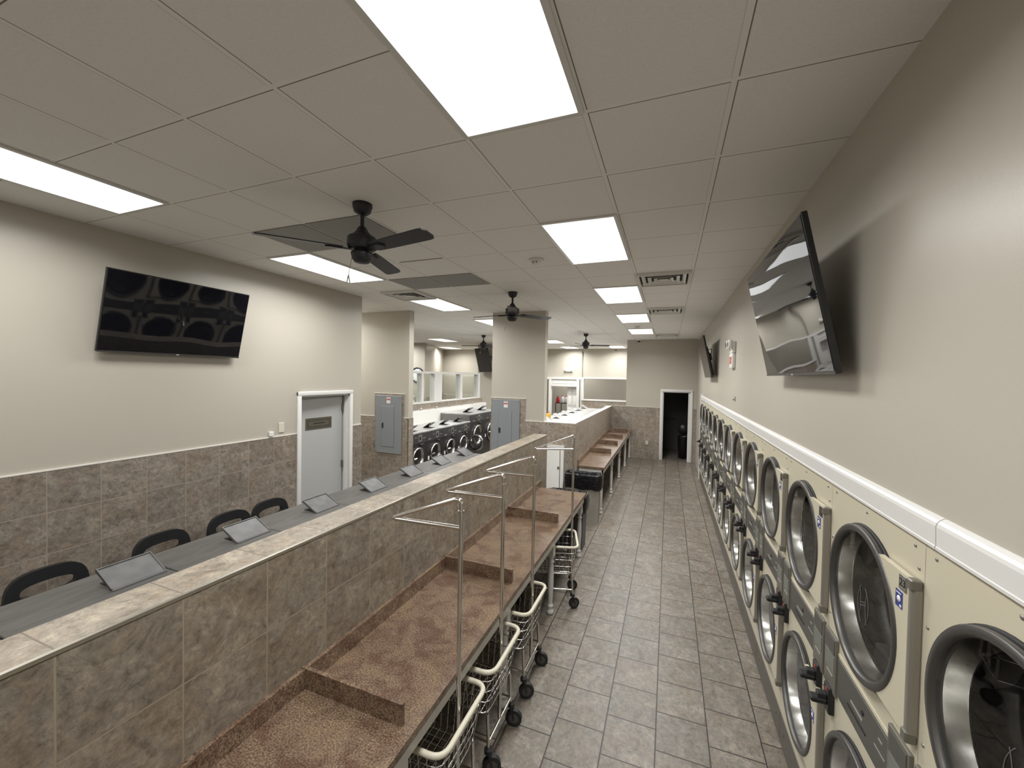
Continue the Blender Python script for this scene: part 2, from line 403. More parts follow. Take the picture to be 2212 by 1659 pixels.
# end wall with the dark doorway
DX0, DX1, DZ = -.145, .60, 2.055
m = MB().mat('wall_paint')
m.box(-1.22, DX0, YE, YE+.13, 0, CE); m.box(DX0, DX1, YE, YE+.13, DZ, CE); m.box(DX1, XW, YE, YE+.13, 0, CE)
m.box(-1.22, -1.09, YE+.13, 16.8, 0, CE); m.box(-1.88, -1.22, YE, YE+.13, 0, 1.56)
m.mat('end_tile').box(-1.66, DX0-.075, YE-.014, YE, 0, 1.572); m.box(DX1+.075, XW, YE-.014, YE, 0, 1.572)
m.mat('cap_white').box(-1.66, DX0-.075, YE-.017, YE-.001, 1.572, 1.582)
struct(m, 'wall_back')
m = MB().mat('white_trim')
for x0, x1 in ((DX0-.075, DX0), (DX1, DX1+.075)): m.box(x0, x1, YE-.035, YE+.001, 0, DZ+.075, .006)
m.box(DX0-.075, DX1+.075, YE-.037, YE+.001, DZ, DZ+.075, .006)
m.box(DX0, DX0+.02, YE, YE+.13, 0, DZ); m.box(DX1-.02, DX1, YE, YE+.13, 0, DZ); m.box(DX0, DX1, YE, YE+.13, DZ-.02, DZ)
m.box(DX1-.045, DX1-.02, YE+.02, YE+.055, 0, DZ-.02)
struct(m, 'door_1')
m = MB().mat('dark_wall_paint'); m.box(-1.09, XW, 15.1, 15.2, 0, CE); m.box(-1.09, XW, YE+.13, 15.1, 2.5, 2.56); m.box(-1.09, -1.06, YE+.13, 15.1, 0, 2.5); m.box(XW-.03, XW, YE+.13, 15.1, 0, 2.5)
struct(m, 'wall_dark_room')
# left wall with the grey door
LY0, LY1, LZ, LYE = 3.867, 4.719, 2.137, 4.972
m = MB().mat('wall_paint')
m.box(XL-.13, XL, YB, LY0, 0, CE); m.box(XL-.13, XL, LY0, LY1, LZ, CE); m.box(XL-.13, XL, LY1, LYE, 0, CE); m.box(-7.2, XL-.13, LYE-.13, LYE, 0, CE)
m.mat('side_tile').box(XL, XL+.014, YB, LY0-.056, 0, 1.652); m.box(XL, XL+.014, LY1+.056, LYE, 0, 1.652); m.box(XL, XL+.014, LYE, LYE+.012, 0, 1.652)
m.mat('cap_white').box(XL, XL+.016, YB, LY0-.056, 1.652, 1.662); m.box(XL, XL+.016, LY1+.056, LYE, 1.652, 1.662)
struct(m, 'wall_left')
m = MB().mat('white_trim')
for y0, y1 in ((LY0-.056, LY0), (LY1, LY1+.056)): m.box(XL-.001, XL+.03, y0, y1, 0, LZ+.056, .006)
m.box(XL-.001, XL+.032, LY0-.056, LY1+.056, LZ, LZ+.056, .006)
m.box(XL-.13, XL, LY0, LY0+.018, 0, LZ); m.box(XL-.13, XL, LY1-.018, LY1, 0, LZ); m.box(XL-.13, XL, LY0, LY1, LZ-.018, LZ)
m.box(XL-.06, XL-.03, LY1-.034, LY1-.018, 0, LZ-.018)
d2 = struct(m, 'door_2')
# the leaf, hung on the far jamb and pushed slightly inwards
leaf = MB().mat('door_grey').box(-.02, .02, -.80, 0, .012, LZ-.03)
lf = leaf.build('door_leaf', None, d2); lf.location = Vector((XL-.10, LY1-.052, 0))-d2.location
# rebuild leaf mesh relative to its hinge line
for v in lf.data.vertices: v.co += d2.location
lf.rotation_euler.z = math.radians(-3)
def leafpart(mb, name):
    o = mb.build(name); c = [v.co.copy()+o.location for v in o.data.vertices]
    for v, q in zip(o.data.vertices, c): v.co = q
    o.location = (0, 0, 0); o.parent = lf; return o
m = MB().mat('plaque').box(.02, .026, -.62, -.19, 1.66, 1.82, .002, 1); m.mat('ink')
for k in (.022, .042):
    m.box(.0255, .0275, -.62+k, -.19-k, 1.66+k, 1.66+k+.005); m.box(.0255, .0275, -.62+k, -.19-k, 1.82-k-.005, 1.82-k)
    m.box(.0255, .0275, -.62+k, -.62+k+.005, 1.66+k, 1.82-k); m.box(.0255, .0275, -.19-k-.005, -.19-k, 1.66+k, 1.82-k)
m.box(.0255, .0275, -.50, -.31, 1.735, 1.747)
leafpart(m, 'name_plate')
for z in (.35, 1.05, 1.88):
    leafpart(MB().mat('plaque').box(.012, .034, -.012, .012, z, z+.10), 'hinge')
# stub walls that frame the view into the next room
C1Y, C2Y = 6.3, 6.95
m = MB().mat('wall_paint').box(-7.2, -4.51, C1Y, C1Y+.14, 0, CE)
m.mat('end_tile').box(-7.2, -4.498, C1Y-.014, C1Y, 0, 1.618); m.box(-4.51, -4.496, C1Y-.014, C1Y+.14, 0, 1.618)
m.box(-5.275, -4.60, C1Y-.014, C1Y, 1.618, 2.065)
m.mat('cap_white').box(-7.2, -5.275, C1Y-.017, C1Y-.001, 1.618, 1.628); m.box(-4.60, -4.494, C1Y-.017, C1Y-.001, 1.618, 1.628); m.box(-5.283, -4.592, C1Y-.017, C1Y-.001, 2.065, 2.074)
struct(m, 'wall_stub_left')
m = MB().mat('wall_paint').box(-3.11, -2.075, C2Y, C2Y+.16, 0, CE)
m.mat('end_tile').box(-3.12, -2.075, C2Y-.014, C2Y, 0, 1.628); m.box(-3.11, -2.43, C2Y-.014, C2Y, 1.628, 2.03)
m.mat('cap_white').box(-2.43, -2.075, C2Y-.017, C2Y-.001, 1.628, 1.638); m.box(-3.118, -2.42, C2Y-.017, C2Y-.001, 2.03, 2.039)
struct(m, 'wall_stub_middle')
# low tiled wall: across from the stub, then along the far table to the end wall
m = MB().mat('end_tile'); x0 = -1.497; x1 = -1.645
m.box(-2.075, x0, C2Y-.014, C2Y+.2, 0, 1.628)
m.mat('end_tile').hexa([(x0-.13, C2Y+.1, 0), (x0, C2Y-.013, 0), (x1, YE-.014, 0), (x1-.13, YE-.014, 0), (x0-.13, C2Y+.1, 1.628), (x0, C2Y-.013, 1.628), (x1, YE-.014, 1.55), (x1-.13, YE-.014, 1.55)])
m.mat('cap_white').box(-2.075, x0-.1, C2Y-.016, C2Y+.2, 1.628, 1.640)
m.hexa([(x0-.13, C2Y-.0, 1.628), (x0+.003, C2Y-.016, 1.628), (x1+.003, YE-.014, 1.55), (x1-.13, YE-.014, 1.55), (x0-.13, C2Y-.0, 1.641), (x0+.003, C2Y-.016, 1.641), (x1+.003, YE-.014, 1.563), (x1-.13, YE-.014, 1.563)])
struct(m, 'wall_low_far')
# half wall behind the near washers
def hz(y): return 1.603-.0068*(y-.5)
PX0, PX1, PY0, PY1 = -1.905, -1.70, -3.6, 5.9
m = MB().mat('wall_tile').hexa([(PX0, PY0, 0), (PX1, PY0, 0), (PX1, PY1, 0), (PX0, PY1, 0), (PX0, PY0, hz(PY0)-.014), (PX1, PY0, hz(PY0)-.014), (PX1, PY1, hz(PY1)-.014), (PX0, PY1, hz(PY1)-.014)])
m.mat('cap_tile').hexa([(PX0-.004, PY0, hz(PY0)-.014), (PX1-.006, PY0, hz(PY0)-.014), (PX1-.006, PY1, hz(PY1)-.014), (PX0-.004, PY1, hz(PY1)-.014), (PX0-.004, PY0, hz(PY0)), (PX1-.006, PY0, hz(PY0)), (PX1-.006, PY1, hz(PY1)), (PX0-.004, PY1, hz(PY1))])
m.mat('metal_strip').hexa([(PX1-.006, PY0, hz(PY0)-.016), (PX1+.003, PY0, hz(PY0)-.016), (PX1+.003, PY1, hz(PY1)-.016), (PX1-.006, PY1, hz(PY1)-.016), (PX1-.006, PY0, hz(PY0)), (PX1+.003, PY0, hz(PY0)-.003), (PX1+.003, PY1, hz(PY1)-.003), (PX1-.006, PY1, hz(PY1))])
struct(m, 'wall_half_near')
# half wall with white framed windows in the next room
HX = -5.8
m = MB().mat('end_tile').box(HX-.12, HX, 6.44, 12.2, 0, 1.70); struct(m, 'wall_half_far')
m = MB().mat('white_board').box(HX+.001, -5.6, 6.46, 12.1, 0, 1.55); m.box(-5.6, -5.47, 6.46, 9.20, 0, 1.22); m.mat('chrome')
for k in range(7): m.cyl((-5.66, 7.0+k*.7, 1.55), (-5.66, 7.0+k*.7, 1.58), .018, n=10); m.tube(fillet([(-5.66, 7.0+k*.7, 1.57), (-5.66, 7.0+k*.7, 1.60), (-5.62, 7.0+k*.7, 1.60)], .02), .01, 6)
struct(m, 'trim_6')
posts = [(6.46, 6.56, 0), (8.62, 8.72, 0), (9.22, 9.60, 0), (10.62, 10.78, 0), (11.82, 11.98, 0)]
for i in range(4):
    a, b = posts[i][1], posts[i+1][0]
    m = MB().mat('white_trim'); z0, z1 = 1.70, 2.52
    m.box(HX-.13, HX+.015, posts[i][0]+(.08 if i else 0), a, z0, z1) if i == 0 else m.box(HX-.13, HX+.015, posts[i][0], a, z0, z1)
    m.box(HX-.13, HX+.015, a, b, z0, z0+.035); m.box(HX-.13, HX+.015, a, b, z1-.055, z1)
    if i == 3: m.box(HX-.13, HX+.015, b, posts[4][1], z0, z1)
    wn = struct(m, 'window_%d' % (i+1))
    MB().mat('window_glass').box(HX-.06, HX-.054, a, b, z0+.035, z1-.055).build('pane', None, wn)
# walls of the next room
m = MB().mat('wall_paint').box(XM, -8.57, 12.95, 13.05, 0, CE); struct(m, 'wall_far_left')
m = MB().mat('wall_paint').hexa([(-8.67, 13.0, 0), (-8.57, 12.95, 0), (-10.1, 16.9, 0), (-10.2, 16.9, 0), (-8.67, 13.0, CE), (-8.57, 12.95, CE), (-10.1, 16.9, CE), (-10.2, 16.9, CE)])
m.mat('end_tile').hexa([(-8.60, 12.94, 0), (-8.55, 12.94, 0), (-10.08, 16.9, 0), (-10.12, 16.9, 0), (-8.60, 12.94, 1.55), (-8.55, 12.94, 1.55), (-10.08, 16.9, 1.55), (-10.12, 16.9, 1.55)])
struct(m, 'wall_far_slant')
m = MB().mat('wall_paint').box(-6.86, -5.9, 14, 14.3, 0, CE); struct(m, 'wall_pier')
m = MB().mat('wall_paint'); BY = 16.8
m.box(-10.3, -4.98, BY, BY+.12, 0, CE); m.box(-4.98, -3.39, BY, BY+.12, 2.42, CE); m.box(-3.39, -3.33, BY, BY+.12, 0, 2.42); m.box(-3.33, -1.09, BY, BY+.12, 2.42, CE); m.box(-3.33, -1.09, BY, BY+.12, 0, 1.50)
m.mat('end_tile').box(-3.33, -1.09, BY-.014, BY, 0, 1.47)
struct(m, 'wall_far')
m = MB().mat('white_trim')
m.box(-3.388, -1.225, BY-.03, BY-.015, 1.47, 1.53); m.box(-3.33, -1.225, BY-.0145, BY+.13, 1.501, 1.53); m.box(-3.388, -3.31, BY-.03, BY+.13, 1.53, 2.39); m.box(-3.388, -1.225, BY-.03, BY-.001, 2.39, 2.44)
struct(m, 'window_5')
m = MB().mat('white_trim')
FX = (-4.98, -4.70, -3.60, -3.39)
m.box(-4.98, -4.93, BY-.04, BY+.12, 0, 2.34); m.box(FX[1]-.11, FX[1], BY-.05, BY+.12, 0, 2.34); m.box(FX[2], FX[2]+.11, BY-.05, BY+.12, 0, 2.34); m.box(-3.43, -3.392, BY-.04, BY+.12, 0, 2.34)
m.box(-4.98, -3.392, BY-.052, BY+.118, 2.34, 2.42); m.box(FX[1], FX[2], BY-.06, BY+.115, 2.04, 2.13); m.box(FX[1], FX[2], BY-.01, BY+.08, 2.13, 2.34); m.box(FX[1]+.04, FX[2]-.04, BY-.03, BY-.011, 2.16, 2.18)
m.box(-4.93, -4.81, BY-.03, BY+.11, 0, .80); m.box(-3.49, -3.43, BY-.03, BY+.11, 0, .80)
d3 = struct(m, 'door_3')
m = MB().mat('white_trim').box(-4.04, -3.60, BY+.16, BY+.20, .01, 2.03)
for i in range(2):
    for z0, z1 in ((1.72, 1.92), (1.22, 1.64), (.45, 1.12)):
        m.mat('white_board').box(-3.99+i*.20, -3.99+i*.20+.15, BY+.145, BY+.16, z0, z1, .008)
m.build('door_leaf', None, d3)
for a, b in ((-4.93, -4.81), (-3.49, -3.43)): MB().mat('window_glass').box(a, b, BY+.02, BY+.026, .8, 2.34).build('side_pane', None, d3)
m = MB().mat('wall_paint').box(XM, 1.7, 19.0, 19.1, 0, CE); struct(m, 'wall_store_back')
m = MB().mat('wall_paint').box(XM, 1.7, YB, YB+.1, 0, CE); struct(m, 'wall_front')
m = MB().mat('wall_paint').box(XM, XM+.1, YB, YF, 0, CE); struct(m, 'wall_outer_left')

# ================================================================ CEILING FITTINGS
def ceiling_light(x, y, label, n=2):
    t = thing('ceiling_light', label, 'ceiling light', (x, y, CE-.03), 'recessed panel lights')
    L = G*n; wd = G
    m = MB().mat('white_trim')
    for sx in (-1, 1): m.box(x+sx*(wd/2-.012)-.012, x+sx*(wd/2-.012)+.012, y-L/2+.004, y+L/2-.004, CE-.012, CE-.001)
    for sy in (-1, 1): m.box(x-wd/2+.024, x+wd/2-.024, y+sy*(L/2-.014)-.010, y+sy*(L/2-.014)+.010, CE-.012, CE-.001)
    m.build('frame', None, t)
    MB().mat('panel_light').box(x-wd/2+.024, x+wd/2-.024, y-L/2+.024, y+L/2-.024, CE-.010, CE-.002).build('diffuser', None, t)
    la = bpy.data.lights.new('lamp', 'AREA'); la.shape = 'RECTANGLE'; la.size = wd-.06; la.size_y = L-.06; la.energy = LAMP; la.spread = math.radians(SPREAD); la.color = (.99, .99, .98)
    lo = bpy.data.objects.new('lamp', la); COL.objects.link(lo); lo.parent = t; lo.location = (0, 0, .018)
    return t
LXA, LXB = GX-G/2, GX-5.5*G
LY = [GY-G+4*G*k for k in range(-2, 6)]   # centres; k = 0 of the list is behind the camera
l0 = ceiling_light(LXA, LY[2], 'large lit ceiling panel cut by the top edge of the photo')
names = {3: 'second', 4: 'third', 5: 'fourth', 6: 'fifth'}
for k in (3, 4, 5, 6): dup(l0, (LXA, LY[k], CE-.03), 'lit ceiling panel over the dryer aisle, %s from the camera' % names[k])
for k, nm in ((2, 'lit ceiling panel at the left edge above the wall television'), (3, 'lit ceiling panel partly behind the nearest black fan'), (4, 'lit ceiling panel next to the left air vent, before the stub walls'), (5, 'lit ceiling panel half hidden behind the middle stub wall')):
    dup(l0, (LXB, LY[k], CE-.03), nm)
for x, y, nm in ((-7.22, 12.0, 'lit ceiling panel seen between the two stub walls, nearer one'), (-9.0, 15.6, 'lit ceiling panel beyond the windows, the farther thin one'), (-3.66, 13.15, 'lit ceiling panel just right of the middle stub wall'), (-3.72, 15.9, 'lit ceiling panel left of the far fan, close to the far wall'), (-1.87, 15.8, 'lit ceiling panel right of the far fan beside the end wall'), (-6.1, 15.3, 'small lit ceiling panel above the hanging television')):
    dup(l0, (x, y, CE-.03), nm)
for x, y in ((LXA, LY[1]), (LXA, LY[0]), (LXB, LY[1]), (LXB, LY[0]), (-7.22, 8.2), (-9.4, 8.2), (-9.4, 12.0), (-6.35, 5.65), (-4.1, 18.0), (-.4, 18.05), (LXB, LY[6])):  # unseen panels; those at the list's end are added to brighten the rooms beyond
    dup(l0, (x, y, CE-.03), 'lit ceiling panel added unseen outside the view of the photo')

for o in list(COL.objects):      # the row along the left wall and the panels behind the camera burn dimmer, the far ones brighter
    if o.type == 'LIGHT' and o.parent:
        x, y = o.parent.location.x, o.parent.location.y; k = 1
        if abs(x-LXB) < .01 and y < 6: k = .62 if y < 2.5 else .85
        elif y < 0: k = .6
        elif y > 4.5: k = 1.3
        if k != 1: o.data = o.data.copy(); o.data.energy = LAMP*k
def air_vent(x, y, label):
    t = thing('air_vent', label, 'air vent', (x, y, CE-.03), 'square ceiling air vents'); h = G/2-.006
    MB().mat('dark_gap').box(x-h+.03, x+h-.03, y-h+.03, y+h-.03, CE-.004, CE-.001).build('duct_opening', None, t)
    def sq(r0, z0, r1, z1):  # sloped square ring
        m = MB().mat('white_trim'); vs = []
        for r, z in ((r0, z0), (r1, z1), (r1, z1+.003), (r0, z0+.003)): vs += [(x+a*r, y+b*r, z) for a, b in ((-1, -1), (1, -1), (1, 1), (-1, 1))]
        m.add(vs, [(i*4+k, i*4+(k+1) % 4, ((i+1) % 4)*4+(k+1) % 4, ((i+1) % 4)*4+k) for i in range(4) for k in range(4)]); return m
    m = MB().mat('white_trim'); q = h-.028; z0, z1 = CE-.034, CE-.001
    m.box(x-h, x+h, y-h, y-q, z0, z1); m.box(x-h, x+h, y+q, y+h, z0, z1); m.box(x-h, x-q, y-q, y+q, z0, z1); m.box(x+q, x+h, y-q, y+q, z0, z1)
    m.build('frame', None, t)
    for r in (.238, .172, .106): sq(r, CE-.032, r-.036, CE-.005).build('louver', None, t)
    MB().mat('white_trim').box(x-.048, x+.048, y-.048, y+.048, CE-.030, CE-.026).build('centre_plate', None, t)
    return t
v0 = air_vent(GX+G/2, GY+5.5*G, 'square ceiling air vent over the dryer aisle, nearest')
dup(v0, (GX+G/2, GY+9.5*G, CE-.03), 'square ceiling air vent over the dryer aisle, second from the camera')
dup(v0, (GX+G/2, GY+16.5*G, CE-.03), 'square ceiling air vent near the end wall, farthest over the dryer aisle')
dup(v0, (GX-5.5*G, GY+5.5*G, CE-.03), 'square ceiling air vent at the end of the left light row')
for i, (cx, cy, nm) in enumerate(((-4.5, 1.5, 'dark perforated ceiling grille behind the left blade of the nearest fan'), (-3.5, 1.5, 'dark perforated ceiling grille behind the rod of the nearest fan'), (-4.5, 4.5, 'dark perforated ceiling grille beside the left air vent'), (-3.5, 4.5, 'dark perforated ceiling grille, right of the pair beyond the nearest fan'))):
    x, y = GX+cx*G, GY+cy*G
    t = MB().mat('perforated').box(x-G/2+.012, x+G/2-.012, y-G/2+.012, y+G/2-.012, CE-.006, CE-.001).build('return_grille')
    tag(t, nm, 'ceiling grille', 'perforated return grilles')
def detector(x, y, label):
    t = thing('smoke_detector', label, 'smoke detector', (x, y, CE-.06))
    MB().mat('white_plastic').lathe([(0, CE-.001), (.075, CE-.001), (.075, CE-.014), (.06, CE-.02), (.05, CE-.02)], (x, y, 0)).build('base', None, t)
    m = MB().mat('white_plastic').lathe([(.05, CE-.02), (.052, CE-.036), (.043, CE-.052), (0, CE-.054)], (x, y, 0)); m.mat('ink')
    for a in (-1.9, -1.2): m.box(x+.05*math.cos(a)-.006, x+.05*math.cos(a)+.006, y+.05*math.sin(a)-.004, y+.05*math.sin(a)+.004, CE-.042, CE-.034)
    m.build('sensor_head', None, t)
detector(-1.27, 3.88, 'round white smoke detector on the ceiling left of the second panel')
detector(-.70, 9.55, 'small white smoke detector between the fourth and fifth panels')
def dome(x, y, label):
    t = thing('security_camera', label, 'security camera', (x, y, CE-.1))
    MB().mat('white_plastic').cyl((x, y, CE-.001), (x, y, CE-.045), .062, n=24).build('housing', None, t)
    MB().mat('black_plastic').lathe([(.048, CE-.045), (.046, CE-.065), (.03, CE-.085), (0, CE-.092)], (x, y, 0)).build('lens_dome', None, t)
dome(-.87, 12.76, 'white dome security camera at the top of the end wall')
dome(-2.0, 16.6, 'dome security camera under the far ceiling beside the right panel')

def fan(x, y, a0, label):
    t = thing('ceiling_fan', label, 'ceiling fan', (x, y, 3.18), 'black three-bladed ceiling fans')
    B = 'fan_black'
    MB().mat(B).lathe([(0, CE-.001), (.066, CE-.001), (.066, CE-.02), (.055, CE-.058), (.026, CE-.078), (0, CE-.078)], (x, y, 0), n=28).build('canopy', None, t)
    MB().mat(B).cyl((x, y, CE-.07), (x, y, 3.42), .0135, n=12).build('downrod', None, t)
    MB().mat(B).lathe([(.013, 3.475), (.03, 3.46), (.045, 3.43), (.062, 3.415), (.070, 3.40), (.092, 3.395), (.098, 3.385), (.098, 3.325), (.090, 3.312), (.07, 3.308), (0, 3.308)], (x, y, 0), n=32).build('motor_housing', None, t)
    MB().mat(B).lathe([(.05, 3.308), (.05, 3.295), (.070, 3.29), (.074, 3.28), (.066, 3.245), (.05, 3.222), (.02, 3.215), (0, 3.215)], (x, y, 0), n=28).build('switch_housing', None, t)
    c = math.radians
    for k in range(3):
        a = c(a0+120*k); ca, sa = math.cos(a), math.sin(a); tw = math.tan(c(11))
        out = [(.125, -.050), (.25, -.056), (.60, -.062), (.632, -.057), (.650, -.035), (.650, .035), (.632, .057), (.60, .062), (.25, .056), (.125, .050)]
        m = MB().mat(B)
        def P(r, s, z): return (x+ca*r-sa*s, y+sa*r+ca*s, 3.312+-s*tw+z)
        n = len(out); vs = [P(r, s, -.004) for r, s in out]+[P(r, s, .004) for r, s in out]
        m.add(vs, [(i, (i+1) % n, (i+1) % n+n, i+n) for i in range(n)]); m.add(vs[:n], [tuple(range(n))]); m.add(vs[n:], [tuple(range(n))])
        b = m.build('blade', None, t)
        m = MB().mat(B); vs = [P(r, s, z) for z in (-.014, -.004) for r, s in ((.07, -.018), (.2, -.035), (.235, 0), (.2, .035), (.07, .018))]
        m.add(vs, [(i, (i+1) % 5, (i+1) % 5+5, i+5) for i in range(5)]); m.add(vs[:5], [tuple(range(5))]); m.add(vs[5:], [tuple(range(5))]); m.build('blade_bracket', None, b)
    m = MB().mat('hinge_grey').tube([(x-.060, y-.03, 3.26), (x-.088, y-.032, 3.135)], .0022, 5); m.tube([(x-.088, y-.032, 3.135), (x-.10, y-.035, 3.08)], .004, 5); m.tube([(x-.088, y-.032, 3.135), (x-.076, y-.03, 3.08)], .004, 5)
    m.build('pull_chain', None, t)
    return t
fan(-2.015, 2.25, -12, 'large black three-bladed ceiling fan nearest the camera')
fan(-2.075, 5.30, 51, 'black ceiling fan in front of the middle stub wall')
fan(-2.12, 10.93, 20, 'black ceiling fan near the far wall right of the middle stub wall')
fan(-5.10, 10.75, 75, 'black ceiling fan seen between the stub walls above the hanging television')

# ================================================================ STACKED DRYERS
DW = .771; DX = .765; DZ1 = 1.957
def hole_plate(m, y0, y1, z0, z1, cy, cz, r, x, n=48):
    ang = sorted([2*PI*i/n for i in range(n)]+[math.atan2(b-cz, a-cy) % (2*PI) for a in (y0, y1) for b in (z0, z1)])
    inn, out = [], []
    for a in ang:
        c, s = math.cos(a), math.sin(a)
        t = min([(y1-cy)/c if c > 1e-9 else ((y0-cy)/c if c < -1e-9 else 1e9), (z1-cz)/s if s > 1e-9 else ((z0-cz)/s if s < -1e-9 else 1e9)])
        inn.append((cy+r*c, cz+r*s)); out.append((cy+t*c, cz+t*s))
    k = len(ang); vs = [(x, p, q) for p, q in inn+out]
    m.add(vs, [(i, (i+1) % k, (i+1) % k+k, i+k) for i in range(k)])
def dryer(y0, label, plate=None, emblem=True):
    y1 = y0+DW; a, b = y0+.0008, y1-.0008
    t = thing('stacked_dryer', label, 'dryer', (DX+.35, (y0+y1)/2, 0), 'cream stacked dryers along the right wall')
    cy = y0+.388; zu, zl = 1.562, .633
    m = MB().mat('cream_enamel')
    hole_plate(m, a, b, 1.19, DZ1, cy, zu, .272, DX); hole_plate(m, a, b, .21, 1.185, cy, zl, .272, DX)
    m.box(DX+.0015, 1.45, a, a+.012, .02, DZ1-.002); m.box(DX+.0015, 1.45, b-.012, b, .02, DZ1-.002); m.box(DX+.002, 1.45, a, b, DZ1-.012, DZ1-.002); m.box(1.44, 1.45, a, b, .02, DZ1-.012)
    m.box(DX+.01, 1.44, a, b, 1.18, 1.195)
    m.box(DX-.003, DX+.004, a, b, 1.186, 1.20)
    cab = m.build('cabinet', None, t)
    m = MB().mat('hinge_grey')
    for yy, zz in ((a+.055, 1.925), (a+.40, 1.925), (b-.055, 1.925), (a+.030, 1.86), (b-.025, 1.70), (b-.025, 1.33), (b-.05, 1.23), (a+.03, .93), (a+.03, .40)):
        m.lathe([(.0065, DX+.001), (.0065, DX-.002), (.003, DX-.004), (0, DX-.0045)], (0, yy, zz), 'x', 8)
        m.build('screw', None, cab); m = MB().mat('hinge_grey')
    MB().mat('kick_grey').box(DX-.003, DX+.02, a, b, .012, .205, .004, 1).mat('ink').cyl((DX-.004, a+.10, .12), (DX+.002, a+.10, .12), .007, n=8).cyl((DX-.004, b-.10, .12), (DX+.002, b-.10, .12), .007, n=8).build('kick_panel', None, t)
    m = MB().mat('grey_strip').box(DX-.006, DX+.01, a+.004, b-.012, 1.005, 1.180, .003, 1)
    s = m.build('control_strip', None, t)
    m = MB().mat('ink').box(DX-.008, DX-.005, a+.33, a+.50, 1.055, 1.064).cyl((DX-.009, a+.36, 1.125), (DX-.004, a+.36, 1.125), .010, n=10)
    m.mat('etched').box(DX-.0075, DX-.005, a+.36, a+.47, 1.088, 1.098); m.box(DX-.0075, DX-.005, a+.18, a+.26, 1.085, 1.090); m.box(DX-.0075, DX-.005, a+.20, a+.23, 1.13, 1.136)
    m.build('strip_marking', None, s)
    # coin meters at both ends of the strip, each with its black slide
    for yy in (y0+.018, y0+.625):
        c = MB().mat('meter_grey').box(DX-.012, DX+.005, yy, yy+.138, .985, 1.255, .003, 1).build('coin_meter', None, t)
        m = MB().mat('grey_strip').box(DX-.0145, DX-.011, yy+.014, yy+.124, 1.17, 1.242, .001, 1); m.mat('meter_green').box(DX-.0140, DX-.011, yy+.016, yy+.122, 1.085, 1.162); m.mat('etched').box(DX-.0145, DX-.011, yy+.03, yy+.10, 1.062, 1.069)
        m.build('meter_window', None, c)
        m = MB().mat('black_plastic').box(DX-.024, DX+.004, yy+.030, yy+.100, .875, 1.005, .006, 1); m.box(DX-.088, DX-.022, yy+.042, yy+.090, .912, .938, .006, 1)
        m.box(DX-.060, DX-.022, yy+.048, yy+.084, .936, .962, .004, 1); m.mat('label_red').box(DX-.0255, DX-.023, yy+.055, yy+.07, .975, .99)
        m.build('coin_slide', None, c)
    for zc, top in ((zu, True), (zl, False)):
        R = .303
        m = MB().mat('collar_steel').lathe([(.272, DX-.004), (.270, DX+.006), (.258, DX+.045), (.256, DX+.05), (.268, DX+.055)], (0, cy, zc), 'x', 56); m.build('door_collar', None, t)
        m = MB().mat('drum_steel').lathe([(.256, DX+.051), (.262, DX+.056), (.318, DX+.075), (.322, DX+.17), (.316, DX+.18), (.316, DX+.195), (.322, DX+.205), (.322, DX+.60)], (0, cy, zc), 'x', 40).mat('drum_back').lathe([(.322, DX+.60), (0, DX+.60)], (0, cy, zc), 'x', 40)
        dr = m.build('drum', None, t)
        for ang in (.62, 2.75, 4.85):
            ca, sa = math.cos(ang), math.sin(ang)
            p = lambda r, s2: (cy+ca*r-sa*s2, zc+sa*r+ca*s2)
            MB().mat('vane_grey').prism([p(.318, -.10), p(.225, -.085), p(.205, 0), p(.225, .085), p(.318, .10)], 'x', DX+.085, DX+.585).build('lifter_vane', None, dr)
        ya, za, zb = y0+.028, zc-.25, zc+.262; ra = R-.012
        arc = [(cy-ra*math.cos(q), zc+ra*math.sin(q)) for q in [math.asin(max(-1, za+.004-zc)/ra if abs(za+.004-zc) < ra else -1)+(math.asin((zb-.004-zc)/ra)-math.asin((za+.004-zc)/ra))*k/24 for k in range(25)]]
        d = MB().mat('cream_enamel').prism([(ya, za), (ya, zb)]+list(reversed(arc)), 'x', DX-.026, DX-.008).build('door', None, t)
        MB().mat('ring_grey').lathe([(R-.004, DX-.008), (R, DX-.014), (R, DX-.026), (R-.004, DX-.031), (R-.022, DX-.033), (R-.026, DX-.030), (R-.030, DX-.020), (R-.032, DX-.003)], (0, cy, zc), 'x', 64).build('door_ring', None, d)
        MB().mat('rubber').lathe([(R-.028, DX-.006), (R-.004, DX-.009), (R+.005, DX-.008), (R+.006, DX-.001), (R-.028, DX-.001)], (0, cy, zc), 'x', 64).build('door_seal', None, d)
        g = MB().mat('door_glass').lathe([(0, DX-.018), (R-.029, DX-.018)], (0, cy, zc), 'x', 48).build('door_window', None, d)
        h0, h1 = y0+.002, y0+.029
        m = MB().mat('hinge_grey').prism([(DX-.002, h0), (DX-.020, h0), (DX-.027, h0+.006), (DX-.028, h0+.014), (DX-.025, h1), (DX-.002, h1)], 'z', zc-.235, zc+.238)
        m.build('hinge_bar', None, d)
        for z0, z1 in ((zc+.230, zc+.266), (zc-.262, zc-.225)): MB().mat('meter_grey').box(DX-.033, DX-.001, h0-.0005, h1+.004, z0, z1, .004, 1).build('hinge_cap', None, d)
